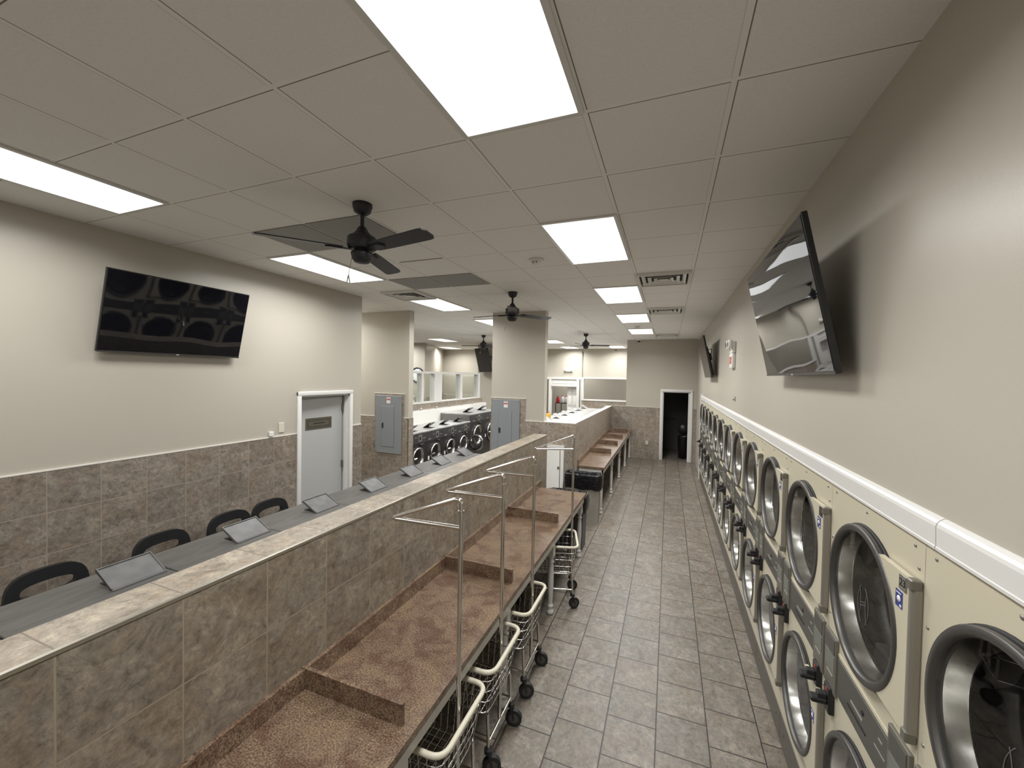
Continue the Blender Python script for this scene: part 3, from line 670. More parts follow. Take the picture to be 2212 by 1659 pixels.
        if top:
            p0, q0 = y0+.036, zc+.205
            pl = MB().mat('plate_dark' if not plate else 'plate_grey').box(DX-.0285, DX-.026, p0, p0+.046, q0, q0+.050, .001, 1).build('number_plate', None, d)
            if plate:
                vs, fs = text_mesh(plate, .036); q = MB().mat('ink'); q.add([(DX-.029-v.z, p0+.023-v.x, q0+.025+v.y) for v in vs], fs); x = DX-.0292; x2 = DX-.0284
                q.box(x, x2, p0+.003, p0+.043, q0+.0465, q0+.0475); q.box(x, x2, p0+.003, p0+.043, q0+.0025, q0+.0035); q.box(x, x2, p0+.003, p0+.004, q0+.0035, q0+.0465); q.box(x, x2, p0+.042, p0+.043, q0+.0035, q0+.0465)
                q.build('number', None, pl)
        sy, sz = (y0+.060, zc+.140) if top else (y0+.060, zc+.06)
        m = MB().mat('sticker_blue').box(DX-.0275, DX-.026, sy, sy+.042, sz, sz+.056); m.mat('label_white').lathe([(0, DX-.029), (.011, DX-.0285), (.011, DX-.027)], (0, sy+.021, sz+.028), 'x', 14)
        m.box(DX-.0285, DX-.027, sy+.004, sy+.014, sz+.005, sz+.012); m.box(DX-.0285, DX-.027, sy+.008, sy+.036, sz+.046, sz+.049)
        m.build('sticker', None, d)
        if top and emblem:  # etched letter H inside a lens shape
            m = MB().mat('etched_glass'); x = DX-.0188; ey, ez = cy-.03, zc+.0
            for sg in (-1, 1):
                m.tube([(x, ey+sg*(.046-.030*(k/8-1)**2), ez+.075*(k/8-1)) for k in range(17)], .0013, 4)
                m.tube([(x, ey+sg*(.020+.012*(k/8-1)**2), ez+.065*(k/8-1)) for k in range(17)], .0012, 4)
            m.tube([(x, ey-.022, ez+.008), (x, ey+.022, ez-.008)], .0013, 4); m.tube([(x, ey-.022, ez+.02), (x, ey+.022, ez+.004)], .0011, 4)
            m.build('etched_emblem', None, g)
    return t
dr0 = dryer(1.64, 'cream stacked dryer with the number plate 23 on its upper door', '23')
drA = dryer(.869, 'cream stacked dryer cut off by the bottom right corner of the photo')
m = MB().mat('label_white').box(DX-.0215, DX-.0195, .869+.155, .869+.215, 1.33, 1.43); m.build('paper_label', None, [c for c in drA.children if c.name.startswith('door') and c.name.split('.')[0] == 'door'][0])
nth = ['', 'first', 'second', 'third', 'fourth', 'fifth', 'sixth', 'seventh', 'eighth', 'ninth', 'tenth']
drB = None
for k in range(1, 12):
    lab = ('cream stacked dryer, %s beyond the one numbered 23' % nth[k]) if k < 11 else 'cream stacked dryer farthest away, against the white end board'
    if drB is None: drB = dryer(1.64+DW*k, lab)
    else: dup(drB, (DX+.35, 1.64+DW*(k+.5), 0), lab)

# ================================================================ FOLDING TABLES
TZ = .85; TX1 = -1.025
def table(y0, y1, xb0, xb1, legs, divs, label, near_end):
    t = thing('folding_table', label, 'table', ((TX1+xb0)/2, (y0+y1)/2, 0), 'long folding tables with brown laminate tops')
    m = MB().mat('laminate').hexa([(xb0, y0, TZ-.038), (TX1, y0, TZ-.038), (TX1, y1, TZ-.038), (xb1, y1, TZ-.038), (xb0, y0, TZ), (TX1, y0, TZ), (TX1, y1, TZ), (xb1, y1, TZ)])
    m.build('tabletop', None, t)
    m = MB().mat('laminate').hexa([(xb0, y0+.004, TZ), (xb0+.024, y0+.004, TZ), (xb1+.024, y1, TZ), (xb1, y1, TZ), (xb0, y0+.004, TZ+.098), (xb0+.024, y0+.004, TZ+.098), (xb1+.024, y1, TZ+.098), (xb1, y1, TZ+.098)])
    m.build('backsplash', None, t)
    for y in divs:
        xb = xb0+(xb1-xb0)*(y-y0)/(y1-y0)
        MB().mat('laminate').box(xb, TX1-.062, y, y+.02, TZ+.0005, TZ+.103).build('divider', None, t)
    xa = TX1-.022
    m = MB().mat('white_trim').box(xa-.022, xa, y0+.02, y1-.02, TZ-.125, TZ-.038); m.box(xb0+.03, xa, y0+.02, y0+.042, TZ-.125, TZ-.038); m.box(min(xb0, xb1)+.03, xa, y1-.042, y1-.02, TZ-.125, TZ-.038)
    m.build('apron', None, t)
    lx = xa-.0375
    for y in legs:
        m = MB().mat('white_trim').box(lx-.034, lx+.034, y-.034, y+.034, .60, TZ-.038, .003, 1)
        m.lathe([(.030, .60), (.033, .585), (.022, .572), (.022, .562), (.032, .55), (.033, .54), (.024, .525), (.027, .49), (.031, .42), (.030, .30), (.023, .12), (.021, .10), (.030, .092), (.031, .078), (.022, .068), (.022, .058), (.035, .035), (.037, .015), (.030, 0), (0, 0)], (lx, y, 0), n=20)
        m.build('leg', None, t)
    return t
table(-.25, 5.545, -1.699, -1.699, (-.2, 1.47, 2.735, 4.0, 5.42), (.15, 1.50, 2.88, 4.26), 'long brown laminate folding table along the near half wall', True)
table(7.22, 12.90, -1.508, -1.642, (7.30, 8.69, 10.12, 11.52, 12.84), (8.61, 9.79, 10.92, 12.13), 'long brown laminate folding table in the distance against the far low wall', False)

# ================================================================ LAUNDRY CARTS (aisle end at the local origin, basket towards -x)
def cart(label, loc, rz):
    X, Y, Z = loc; t = thing('laundry_cart', label, 'laundry cart', loc, 'wire laundry carts with hanging bars')
    rect = lambda x0, x1, hy, z: [(X+x1, Y-hy, z), (X+x1, Y+hy, z), (X+x0, Y+hy, z), (X+x0, Y-hy, z)]
    ZR = .67
    MB().mat('cream_vinyl').tube(fillet(rect(-.72, .045, .245, ZR), .075, 5, True), .0145, 8, True).build('bumper_rim', None, t)
    def ringpts(z, n=None):
        f = (ZR-z)/(ZR-.36); return fillet(rect(-.72+.10*f, .040-.055*f, .24-.045*f, z), .06, 3, True)
    m = MB().mat('bright_wire')
    for z in (.60, .525, .45): m.tube(ringpts(z), .003, 5, True)
    m.tube(ringpts(.37), .0045, 6, True)
    for k in range(15):
        x = -.69+k*.05
        for s in (-1, 1):
            xb = -.61+k*.0425; m.tube([(X+x, Y+s*.245, ZR), (X+xb, Y+s*.196, .37)], .0022, 4)
        m.tube([(X-.61+k*.0425, Y-.196, .37), (X-.61+k*.0425, Y+.196, .37)], .0022, 4)
    for k in range(9):
        y = -.2+k*.05; m.tube([(X+.043, Y+y, ZR), (X-.013, Y+y*.9, .37), (X-.62, Y+y*.9, .37), (X-.72, Y+y, ZR)], .0022, 4)
    m.build('wire_basket', None, t)
    m = MB().mat('chrome')
    for s in (-1, 1):
        for x in (0, -.56): m.tube([(X+x-.012, Y+s*.185, .372), (X+x, Y+s*.19, .15)], .0105, 8)
        m.tube([(X, Y+s*.19, .20), (X-.56, Y+s*.19, .20)], .0085, 8)
    for x in (0, -.56): m.tube([(X+x, Y-.19, .20), (X+x, Y+.19, .20)], .0085, 8)
    m.build('frame', None, t)
    zt = 1.815
    pts = fillet([(X-.008, Y, .20), (X-.008, Y, zt), (X-.445, Y, 1.648), (X-.008, Y, 1.658)], .04, 6)
    m = MB().mat('chrome').tube(pts, .0125, 10); m.cyl((X-.008, Y, 1.735), (X-.008, Y, 1.75), .0155, n=12)
    m.build('hanging_bar', None, t)
    for x, s, a in ((0, -1, .5), (0, 1, .2), (-.56, -1, 1.2), (-.56, 1, -.4)):
        cx, cy = X+x, Y+s*.19; ca, sa = math.cos(a), math.sin(a)
        m = MB().mat('black_plastic'); ox, oy = cx+.022*ca, cy+.022*sa
        for q in (-1, 1):
            p = [(cx-sa*q*.022, cy+ca*q*.022)]
            m.tube([(cx-sa*q*.018, cy+ca*q*.018, .15), (ox-sa*q*.022, oy+ca*q*.022, .056)], .011, 6, rz=.004)
        m.cyl((cx, cy, .138), (cx, cy, .16), .026, n=14)
        c = m.build('caster', None, t)
        d = Vector((-sa, ca, 0)); o = Vector((ox, oy, .058))
        w_ = MB().mat('rubber').cyl(o-d*.014, o+d*.014, .057, n=24); w_.mat('ring_grey').cyl(o-d*.0155, o+d*.0155, .034, n=16); w_.build('wheel', None, c)
    return t
c0 = cart('wire laundry cart nearest the camera, tucked under the brown table', (-.975, 1.84, 0), 0)
dup(c0, (-.975, 2.415, 0), 'wire laundry cart second from the camera under the brown table')
dup(c0, (-.970, 3.05, 0), 'wire laundry cart third from the camera beside a white table leg')
dup(c0, (-.945, 4.36, 0), 'wire laundry cart farthest along, turned slightly under the table end', math.radians(16))
for x, y, a, lb in ((-6.75, 9.75, 20, 'chrome laundry cart behind the first wide window pane'), (-7.6, 10.75, 75, 'chrome laundry cart crowded behind the middle window post'), (-6.75, 11.45, -30, 'chrome laundry cart behind the second wide window pane'), (-7.3, 8.7, 0, 'chrome laundry cart behind the narrow left window frames')):
    dup(c0, (x, y, 0), lb, math.radians(a))

# ================================================================ WASHERS
def soap_lid(parent, hx, yc, z, sgn, wd, ln_, ang, mat='grey_lid'):
    """raised lid hinged along y at hx, opening towards sgn*x"""
    ca, sa = math.cos(ang), math.sin(ang)
    P = lambda r, h: (hx+sgn*(r*ca-h*sa), z+r*sa+h*ca)
    m = MB().mat(mat)
    m.prism([P(0, 0), P(ln_, 0), P(ln_, .008), P(0, .008)], 'y', yc-wd/2, yc+wd/2)
    m.prism([P(ln_-.006, -.008), P(ln_, -.008), P(ln_, .013), P(ln_-.006, .013)], 'y', yc-wd/2, yc+wd/2)
    for s in (-1, 1): m.prism([P(0, 0), P(ln_, -.006), P(ln_, .013), P(0, .012)], 'y', yc+s*wd/2-s*.005, yc+s*wd/2)
    m.box(hx-.012, hx+.022*1, yc-wd/2, yc+wd/2, z-.004, z+.008, .003, 1)
    l = m.build('soap_lid', None, parent)
    MB().mat('dark_gap').box(min(hx, hx+sgn*ln_*.9), max(hx, hx+sgn*ln_*.9), yc-wd/2+.02, yc+wd/2-.02, z-.001, z+.003).build('soap_opening', None, l)
def washer(label, group, xf, sgn, y0, wdt, z1, depth, mats, door_r, lid, open_door=False, lid_mat='grey_lid', slots=True):
    """front face at xf looking towards sgn*x"""
    xb = xf-sgn*depth; y1 = y0+wdt; a, b = y0+.003, y1-.003
    t = thing('washer', label, 'washing machine', ((xf+xb)/2, (y0+y1)/2, 0), group)
    body, front, top = mats
    m = MB().mat('grey_side').box(xf-sgn*.02, xb, a, b, .0, z1-.03); m.build('body', None, t)
    m = MB().mat(front); zc = z1-.52*(z1/1.28); yc = (a+b)/2
    hole_plate(m, a, b, .02, z1-.235, yc, zc, door_r*.86, xf); m.box(xf-sgn*.02, xf-sgn*.012, yc-door_r*.9, yc+door_r*.9, zc-door_r*.9, zc+door_r*.9)
    m.build('front_panel', None, t)
    m = MB().mat('washer_panel').box(xf-sgn*.02, xf+sgn*.006, a, b, z1-.235, z1-.03, .004, 1)
    cp = m.build('control_panel', None, t)
    m = MB().mat('hinge_grey').box(xf, xf+sgn*.010, yc+sgn*.02, yc+sgn*.14, z1-.20, z1-.06); m.mat('ink').box(xf, xf+sgn*.013, yc+sgn*.05, yc+sgn*.10, z1-.17, z1-.10)
    m.mat('etched').box(xf, xf+sgn*.009, yc+sgn*.17, yc+sgn*.27, z1-.145, z1-.135); m.box(xf, xf+sgn*.009, yc-sgn*.28, yc-sgn*.18, z1-.20, z1-.185); m.box(xf, xf+sgn*.009, yc-sgn*.10, yc-sgn*.08, z1-.115, z1-.095); m.box(xf, xf+sgn*.009, yc-sgn*.04, yc-sgn*.02, z1-.115, z1-.095)
    m.build('price_display', None, cp)
    MB().mat('black_plastic').box(xf, xf+sgn*.03, yc+sgn*.06, yc+sgn*.16, z1-.29, z1-.25, .006, 1).build('coin_slide', None, t)
    MB().mat('label_white').box(xf, xf+sgn*.004, yc-sgn*(wdt/2-.05), yc-sgn*(wdt/2-.11), zc-.12, zc-.04).build('sticker', None, t)
    m = MB().mat(top).box(xf+sgn*.008, xb, a, b, z1-.03, z1, .004, 1)
    tp = m.build('top_panel', None, t)
    def ringpart(cx, cyy, ax_y=False):
        m = MB().mat('dull_chrome'); r = door_r
        m.lathe([(r*.80, 0), (r, sgn*.0), (r+.004, sgn*.015), (r-.004, sgn*.04), (r-.02, sgn*.05), (r*.82, sgn*.035), (r*.74, sgn*.01), (r*.70, -sgn*.02)], (xf+sgn*.002, yc, zc), 'x', 40); return m
    if not open_door:
        d = ringpart(0, 0).build('door', None, t)
        MB().mat('door_glass').lathe([(0, xf+sgn*.024), (door_r*.45, xf+sgn*.022), (door_r*.76, xf+sgn*.008)], (0, yc, zc), 'x', 32).build('door_glass', None, d)
        MB().mat('chrome').box(xf+sgn*.03, xf+sgn*.065, yc-sgn*(door_r-.01), yc-sgn*(door_r*.45), zc-.015, zc+.012, .006, 1).build('handle', None, d)
    else:
        MB().mat('bright_wire').lathe([(door_r*.95, xf), (door_r*.93, xf+sgn*.03), (door_r*.80, xf+sgn*.01), (door_r*.78, xf-sgn*.015)], (0, yc, zc), 'x', 36).build('door_collar', None, t)
        hy = yc+door_r; r = door_r   # hinged on the far side, swung towards the aisle
        cx = xf+sgn*(r+.03)
        d = MB().mat('dull_chrome').lathe([(r*.80, hy), (r, hy), (r+.004, hy+.02), (r-.01, hy+.045), (r*.8, hy+.03), (r*.74, hy)], (cx, 0, zc), 'y', 36)
        # lathe with axis y places (q, h, p): centre in x and z
        d = d.build('door', None, t)
        MB().mat('door_glass').lathe([(0, hy+.06), (r*.45, hy+.05), (r*.76, hy+.012)], (cx, 0, zc), 'y', 30).build('door_glass', None, d)
        MB().mat('chrome').box(xf, xf+sgn*.06, hy-.01, hy+.03, zc-.05, zc+.05, .006, 1).build('door_hinge', None, d)
    if lid: soap_lid(t, lid[0], lid[1], z1, lid[2], lid[3], lid[4], lid[5], lid_mat)
    return t
WZ = 1.283
nm = ['grey-topped washer cut off by the bottom left corner of the photo', 'grey-topped washer in front of the nearest black chair', 'grey-topped washer in front of the second black chair', 'grey-topped washer in front of the third and fourth black chairs', 'grey-topped washer just before the grey door', 'grey-topped washer level with the left electrical panel', 'grey-topped washer second from the far end of the near row', 'grey-topped washer at the far end of the near row']
g = 'grey washers behind the near half wall'
wa = washer(nm[0], g, -2.995, -1, .150, .656, WZ, .78, ('grey_side', 'washer_dark', 'steel_top'), .20, (-2.700, .150+.51, -1, .245, .165, math.radians(28)))
for k in range(1, 8): dup(wa, (-2.995+.39, .150+.656*(k+.5), 0), nm[k])
# second row behind the far low wall
g = 'bright washers behind the far low wall'
wb = washer('bright steel washer of the far row, first beside the middle stub wall', g, -3.25, -1, 7.41, .98, 1.28, 1.355, ('grey_side', 'washer_dark', 'bright_steel'), .27, (-2.80, 7.41+.72, -1, .36, .24, math.radians(30)), False, 'bright_steel')
for k in range(1, 8): dup(wb, (-3.25+.6775, 7.41+.98*(k+.5), 0), 'bright steel washer of the far row, %s from the middle stub wall' % ORD[k])
# third row, dark fronts turned to the gap between the stub walls
g = 'dark-fronted washers seen between the stub walls'
wc = washer('dark-fronted washer with a round chrome door, next to the left stub wall', g, -4.72, 1, 6.588, .66, 1.265, .74, ('grey_side', 'washer_dark', 'bright_steel'), .205, (-5.02, 6.588+.42, 1, .20, .20, math.radians(33)), False, 'washer_dark')
dup(wc, (-4.72-.37, 6.588+.66*1.5, 0), 'dark-fronted washer, second from the left stub wall')
dup(wc, (-4.72-.37, 6.588+.66*2.5, 0), 'dark-fronted washer, third from the left stub wall')
washer('dark-fronted washer with its round chrome door swung open', g, -4.72, 1, 8.568, .66, 1.265, .74, ('grey_side', 'washer_dark', 'bright_steel'), .205, (-5.02, 8.568+.42, 1, .20, .20, math.radians(33)), True, 'washer_dark')
wd = washer('taller dark washer behind the one with the open door', g, -4.72, 1, 9.232, .86, 1.445, .88, ('grey_side', 'washer_dark', 'bright_steel'), .27, (-5.10, 9.232+.44, 1, .24, .22, math.radians(33)), False, 'washer_dark')
dup(wd, (-4.72-.44, 9.232+.86*1.5, 0), 'taller dark washer mostly hidden behind the middle stub wall')

# ================================================================ CHAIRS along the left wall
def chair(label, x, y):
    t = thing('chair', label, 'chair', (x, y, 0), 'black chairs between the washers and the left wall')
    n = 40; out, inn = [], []
    for i in range(n):
        a = 2*PI*i/n; c, s = math.cos(a), math.sin(a); e = 2/3.2
        out.append((y+.215*math.copysign(abs(c)**e, c), .80+.215*math.copysign(abs(s)**e, s)))
        inn.append((y+.140*math.copysign(abs(c)**.75, c), .882+.045*math.copysign(abs(s)**.75, s)))
    m = MB().mat('black_plastic').ringplate(out, inn, 'x', x-.018, x+.018)
    vs = m.V
    for v in vs: v.x += -.10*(v.z-.60)+.35*(v.y-y)**2
    m.build('backrest', None, t)
    m = MB().mat('black_plastic').box(x+.02, x+.44, y-.215, y+.215, .43, .462, .012); m.box(x+.01, x+.06, y-.16, y+.16, .45, .62, .012); m.build('seat', None, t)
    for sx, sy in ((.05, -1), (.05, 1), (.40, -1), (.40, 1)):
        MB().mat('black_plastic').tube([(x+sx, y+sy*.17, .44), (x+sx+(.03 if sx > .2 else -.03), y+sy*.20, 0)], .012, 8).build('leg', None, t)
    return t
ch = chair('black plastic chair with an open loop back, nearest the left edge of the photo', -4.10, 1.47)
dup(ch, (-4.10, 2.17, 0), 'black plastic chair with an open loop back, second from the left edge')
dup(ch, (-4.10, 2.755, 0), 'black plastic chair with an open loop back, third from the left edge')
dup(ch, (-4.10, 3.20, 0), 'black plastic chair with an open loop back, closest to the grey door')

# ================================================================ TELEVISIONS
def television(label, cx, cy, cz, wd, ht, rz, tilt, mount_len):
    """screen centre; faces local -y, turned by rz; tilt leans the top forward"""
    t = thing('television', label, 'television', (cx, cy, cz), 'wall-mounted televisions')
    m = MB().mat('tv_body').box(cx-wd/2, cx+wd/2, cy-.004, cy+.022, cz-ht/2, cz+ht/2, .003, 1); m.box(cx-wd*.36, cx+wd*.36, cy+.02, cy+.060, cz-ht*.46, cz+ht*.12, .012, 1)
    m.build('housing', None, t)
    MB().mat('tv_screen').box(cx-wd/2+.008, cx+wd/2-.008, cy-.006, cy-.0035, cz-ht/2+.016, cz+ht/2-.008).build('screen', None, t)
    m = MB().mat('tv_edge').box(cx-wd/2, cx+wd/2, cy-.0075, cy-.003, cz-ht/2, cz-ht/2+.013); m.mat('label_white').box(cx-.012, cx+.012, cy-.0085, cy-.007, cz-ht/2+.002, cz-ht/2+.008)
    m.build('bottom_bezel', None, t)
    t.rotation_mode = 'XYZ'; t.rotation_euler = Euler((tilt, 0, rz), 'XYZ')
    return t
def bracket(tv, wd, ht, dist):
    c = tv.location
    m = MB().mat('tv_body'); y = c.y+.058
    m.box(c.x-.18, c.x-.14, y, y+.02, c.z-ht*.40, c.z+ht*.25); m.box(c.x+.14, c.x+.18, y, y+.02, c.z-ht*.40, c.z+ht*.25)
    m.box(c.x-.22, c.x+.22, y+.018, y+.018+dist, c.z-.06, c.z+.06)
    m.tube(fillet([(c.x+.1, y, c.z+.10), (c.x+.1, y+dist+.05, c.z+.16), (c.x+.05, y+dist, c.z-.1)], .05), .006, 6)
    m.build('wall_bracket', None, tv)
R = math.radians
# left wall: faces +x
a = math.atan2(-4.21+4.38, 3.262-2.588); ht = math.hypot(.17, .674)
tv = television('black flat television on the left wall, bottom edge nearest the tiles', -4.295, 2.43, 2.925, 1.175, ht, R(90), a, .1); bracket(tv, 1.175, ht, .02)
# right wall near: faces -x
a = math.atan2(.15, 3.205-2.487); ht = math.hypot(.15, .718)
tv = television('black flat television tilted out from the right wall, reflecting the lights', .605, 2.79, 2.846, 1.30, ht, R(-90), a, .1); bracket(tv, 1.3, ht, .03)
tv = television('small-looking black television far down the right wall past the exit sign', .605, 8.25, 2.846, 1.30, ht, R(-90), a, .1); bracket(tv, 1.3, ht, .03)
tv = television('black television hung high beyond the stub walls, half hidden by the middle one', -6.36, 13.40, 3.0, .95, .90, R(-35), R(14), .1); bracket(tv, .95, .9, .42)

# ================================================================ SMALL FIXTURES
t = thing('exit_sign', 'white exit sign with emergency lamp heads on the right wall', 'exit sign', (.757, 5.86, 2.60))
MB().mat('white_plastic').box(.737, XW-.001, 5.74, 5.98, 2.60, 2.79, .006).build('sign_box', None, t)
vs, fs = text_mesh('EXIT', .105); m = MB().mat('red_letter'); m.add([(.7365-v.z, 5.86-v.x*.92, 2.695+v.y*1.25) for v in vs], fs); m.build('letters', None, t)
l = MB().mat('white_plastic').box(.737, XW-.001, 5.73, 5.99, 2.795, 2.94, .006).build('battery_box', None, t)
for y in (5.77, 5.94):
    h = MB().mat('white_plastic').box(.690, .735, y-.052, y+.052, 2.85, 2.96, .012); h = h.build('lamp_head', None, t)
    MB().mat('ring_grey').lathe([(.040, .689), (.036, .684), (.030, .688), (0, .692)], (0, y, 2.905), 'x', 20).build('lamp_lens', None, h)
MB().mat('hinge_grey').box(XW-.018, XW-.001, 5.66, 5.70, 2.20, 2.24, .004, 1); 
m = MB().mat('hinge_grey').box(XW-.006, XW-.001, 5.66, 5.70, 2.185, 2.245); m.box(XW-.03, XW-.005, 5.673, 5.687, 2.20, 2.212); tag(m.build('wall_hook'), 'tiny metal hook on the right wall below the exit sign', 'hook')
t = thing('emergency_light', 'white twin-head emergency light above the far white door frame', 'emergency light', (-3.96, BY-.05, 2.66))
MB().mat('white_plastic').box(-4.13, -3.79, BY-.06, BY-.001, 2.66, 2.75, .01).build('battery_box', None, t)
for x in (-4.08, -3.84): MB().mat('white_plastic').cyl((x, BY-.11, 2.76), (x, BY-.04, 2.76), .05, n=16).build('lamp_head', None, t)
def plate(mb, name, lab, cat): return tag(mb.build(name), lab, cat)
m = MB().mat('almond_plastic').box(XL+.001, XL+.010, 3.555, 3.630, 1.70, 1.82, .003, 1); t = plate(m, 'light_switch', 'almond blank wall plate left of the grey door', 'wall plate')
m = MB().mat('white_plastic').box(XL+.001, XL+.03, 3.42, 3.475, 1.672, 1.725, .003, 1); plate(m, 'wall_sensor', 'small white box on the left wall just above the tile edge', 'sensor')
t = thing('power_outlet', 'almond electrical outlet low on the tiled end wall', 'outlet', (-.58, YE-.02, .42))
MB().mat('almond_plastic').box(-.615, -.535, YE-.022, YE-.0145, .43, .55, .002, 1).build('cover_plate', None, t)
m = MB().mat('plate_dark')
for z in (.465, .515): m.box(-.590, -.584, YE-.0235, YE-.021, z-.01, z+.01); m.box(-.566, -.560, YE-.0235, YE-.021, z-.01, z+.01)
m.build('sockets', None, t)
def epanel(x0, x1, z0, z1, y, label):
    t = thing('electrical_panel', label, 'electrical panel', ((x0+x1)/2, y, z0), 'grey electrical panels')
    MB().mat('panel_grey').box(x0, x1, y-.022, y-.001, z0, z1, .003, 1).build('cover', None, t)
    a, b, c, d = x0+(x1-x0)*.25, x0+(x1-x0)*.73, z0+(z1-z0)*.115, z1-(z1-z0)*.18
    MB().mat('panel_line').box(a-.004, b+.004, y-.0235, y-.021, c-.004, d+.004).mat('panel_grey').box(a, b, y-.027, y-.022, c, d, .002, 1).build('door', None, t)
    MB().mat('ink').box(a+.012, a+.045, y-.036, y-.026, (z0+z1)/2-.07, (z0+z1)/2+.03, .004, 1).build('latch', None, t)
    m = MB().mat('label_white').box(x0+(x1-x0)*.44, x0+(x1-x0)*.58, y-.0235, y-.0215, z1-.145, z1-.03); m.mat('label_red').box(x0+(x1-x0)*.445, x0+(x1-x0)*.575, y-.0245, y-.023, z1-.085, z1-.062); m.box(x0+(x1-x0)*.46, x0+(x1-x0)*.56, y-.0245, y-.023, z1-.045, z1-.038)
    m.build('warning_label', None, t)
    m = MB().mat('panel_line')
    for x in (x0+.02, x1-.02):
        for z in (z0+.03, z1-.03): m.cyl((x, y-.0255, z), (x, y-.021, z), .006, n=8)
    m.build('screws', None, t)
epanel(-5.24, -4.65, .935, 2.03, C1Y-.0145, 'grey electrical panel on the left stub wall')
epanel(-3.085, -2.53, .90, 2.005, C2Y-.0145, 'grey electrical panel on the middle stub wall, behind the half wall')
t = thing('wall_cabinet', 'white cabinet door in the low tiled wall behind the brown table end', 'cabinet', (-1.83, C2Y-.04, .40))
MB().mat('white_board').box(-2.02, -1.685, C2Y-.055, C2Y-.0145, .40, 1.225, .003, 1).mat('white_trim').box(-2.02, -1.68, C2Y-.060, C2Y-.0145, 1.19, 1.235).build('cabinet_frame', None, t)
d = MB().mat('white_board').box(-2.015, -1.752, C2Y-.074, C2Y-.0555, .42, 1.165, .003, 1).build('door', None, t)
MB().mat('plaque').box(-1.785, -1.752, C2Y-.088, C2Y-.0735, .83, .87, .004, 1).build('latch', None, d)
MB().mat('plate_dark').box(-1.751, -1.744, C2Y-.0575, C2Y-.054, .42, 1.165).build('door_gap', None, t)

# ================================================================ BINS
t = thing('trash_bin', 'beige-grey rectangular trash bin at the near end of the far table', 'trash bin', (-1.30, 6.84, 0))
m = MB().mat('bin_grey')
def taper(m, x0, x1, y0, y1, z0, z1, d):
    m.hexa([(x0+d, y0+d, z0), (x1-d, y0+d, z0), (x1-d, y1-d, z0), (x0+d, y1-d, z0), (x0, y0, z1), (x1, y0, z1), (x1, y1, z1), (x0, y1, z1)])
taper(m, -1.585, -1.025, 6.70, 6.905, 0, .74, .02)
m.build('bin_body', None, t)
MB().mat('bin_grey').box(-1.595, -1.015, 6.69, 6.70, .68, .74, .004, 1).build('rim', None, t)
def bag(label, x0, x1, y0, y1, z0, z1, seed, cat='trash bag'):
    random.seed(seed); n = 36; m = MB().mat('black_bag'); prof = [(1.0, 0), (1.035, .25), (1.05, .55), (1.02, .85), (.97, 1.0), (.90, .97), (.86, .80)]
    vs = []; cx, cy = (x0+x1)/2, (y0+y1)/2; a, b = (x1-x0)/2, (y1-y0)/2
    for f, h in prof:
        for k in range(n):
            an = 2*PI*k/n; c, s = math.cos(an), math.sin(an); e = .42; j = 1+random.uniform(-.006, .006)
            vs.append((cx+a*f*j*math.copysign(abs(c)**e, c), cy+b*f*j*math.copysign(abs(s)**e, s), z0+(z1-z0)*h+random.uniform(-.006, .006)*(1 if 0 < h else 2.5)))
    m.add(vs, [(i*n+k, i*n+(k+1) % n, (i+1)*n+(k+1) % n, (i+1)*n+k) for i in range(len(prof)-1) for k in range(n)], True)
    m.add(vs[-n:], [tuple(range(n))])
    return tag(m.build('trash_bag'), label, cat)
bag('black plastic bag folded over the beige-grey trash bin', -1.615, -.995, 6.675, 6.925, .575, .835, 3)
t = thing('trash_bin', 'slate grey slim trash bin hidden beyond the last leg of the near table', 'trash bin', (-1.30, 5.73, 0))
m = MB().mat('bin_slate'); taper(m, -1.62, -1.062, 5.58, 5.88, 0, .72, .02); m.build('bin_body', None, t)
bag('black plastic bag poking out past the end of the near brown table', -1.64, -1.035, 5.565, 5.90, .54, .775, 5)
t = thing('trash_bin', 'black round trash bin inside the dark doorway', 'trash bin', (.48, 13.52, 0))
MB().mat('black_plastic').lathe([(0, 0), (.15, 0), (.175, .66), (.185, .67), (.185, .69), (.16, .69)], (.48, 13.52, 0), n=24).build('bin_body', None, t)
MB().mat('black_plastic').lathe([(0, 13.66), (.16, 13.66), (.17, 13.68), (.16, 13.70), (0, 13.70)], (.48, 0, .86), 'y', 24).build('raised_lid', None, t)
m = MB().mat('chrome').tube([(-1.05, 13.6, 1.05), (-1.0, 13.6, 1.05), (-.1, 13.6, 1.05)], .012, 8); 
t = thing('grab_bar', 'thin metal bar on the wall of the dark doorway room', 'grab bar', (-.05, 15.02, 1.0))
MB().mat('ring_grey').tube(fillet([(-.45, 15.09, 1.05), (-.45, 15.03, 1.05), (.25, 15.03, 1.05), (.25, 15.09, 1.05)], .02), .014, 8).build('bar', None, t)

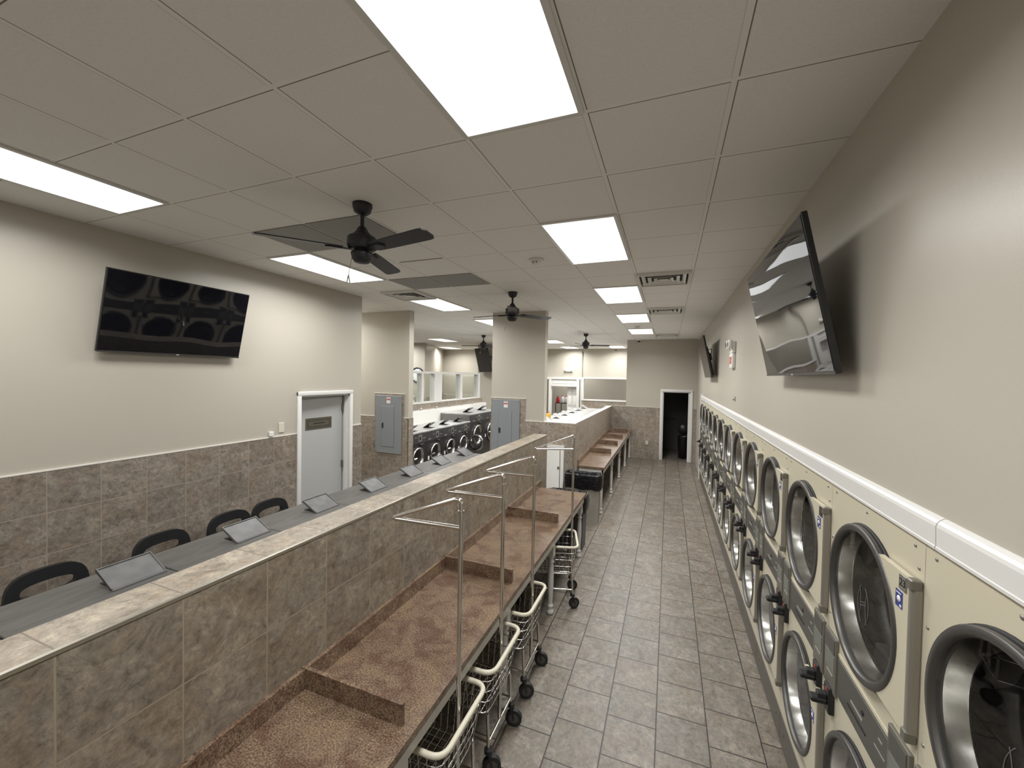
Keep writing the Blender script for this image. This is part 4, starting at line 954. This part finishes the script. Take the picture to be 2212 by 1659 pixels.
# ================================================================ FAR STORE ROOM THINGS
t = thing('metal_shelf', 'small black metal rack seen through the far white door', 'shelf', (-4.42, 17.8, 0))
m = MB().mat('tv_body').box(-4.74, -4.10, 17.6, 18.0, 1.245, 1.265).build('shelf_board', None, t)
for x, y in ((-4.72, 17.62), (-4.12, 17.62), (-4.55, 17.98), (-4.12, 17.98)): MB().mat('tv_body').box(x-.015, x+.015, y-.015, y+.015, 0, 1.245).build('post', None, t)
def bottle(x, y, z, r, h, mat, label, handle=False):
    t = thing('detergent_bottle', label, 'bottle', (x, y, z), 'detergent bottles on the black rack')
    MB().mat(mat).lathe([(0, z), (r, z), (r*1.02, z+h*.1), (r, z+h*.6), (r*.75, z+h*.8), (r*.4, z+h*.88), (r*.4, z+h*.9), (0, z+h*.9)], (x, y, 0), n=18).build('bottle_body', None, t)
    MB().mat('bottle_red' if mat != 'bottle_red' else 'ink').lathe([(r*.45, z+h*.9), (r*.45, z+h), (0, z+h)], (x, y, 0), n=14).build('cap', None, t)
bottle(-4.66, 17.78, 1.266, .075, .30, 'bottle_red', 'red detergent bottle at the left end of the black rack')
bottle(-4.44, 17.78, 1.266, .085, .33, 'bottle_white', 'white detergent bottle beside the red one')
bottle(-4.27, 17.80, 1.266, .07, .31, 'bottle_white', 'white detergent bottle third along the black rack')
bottle(-4.15, 17.74, 1.266, .05, .24, 'bottle_pink', 'pink bottle at the right end of the black rack')
bottle(-3.03, 10.6, 1.2805, .06, .20, 'bottle_yellow', 'yellow bottle left on a bright washer of the far row')
t = thing('wall_clock', 'round wall clock with a black rim behind the left window frames', 'clock', (-8.87, 12.93, 2.41))
MB().mat('black_plastic').lathe([(.235, 12.945), (.29, 12.945), (.295, 12.92), (.27, 12.90), (.24, 12.915)], (-8.87, 0, 2.41), 'y', 40).build('rim', None, t)
m = MB().mat('clock_face').cyl((-8.87, 12.925, 2.41), (-8.87, 12.947, 2.41), .245, n=36); m.mat('ink')
for k in range(12):
    an = PI*k/6; m.box(-8.87+.2*math.sin(an)-.008, -8.87+.2*math.sin(an)+.008, 12.922, 12.926, 2.41+.2*math.cos(an)-.014, 2.41+.2*math.cos(an)+.014)
m.build('face', None, t)
m = MB().mat('ink').prism([(-8.875, 2.40), (-8.865, 2.40), (-8.79, 2.53), (-8.80, 2.535)], 'y', 12.915, 12.919); m.prism([(-8.88, 2.405), (-8.865, 2.40), (-8.90, 2.58), (-8.91, 2.575)], 'y', 12.915, 12.919); m.build('hands', None, t)
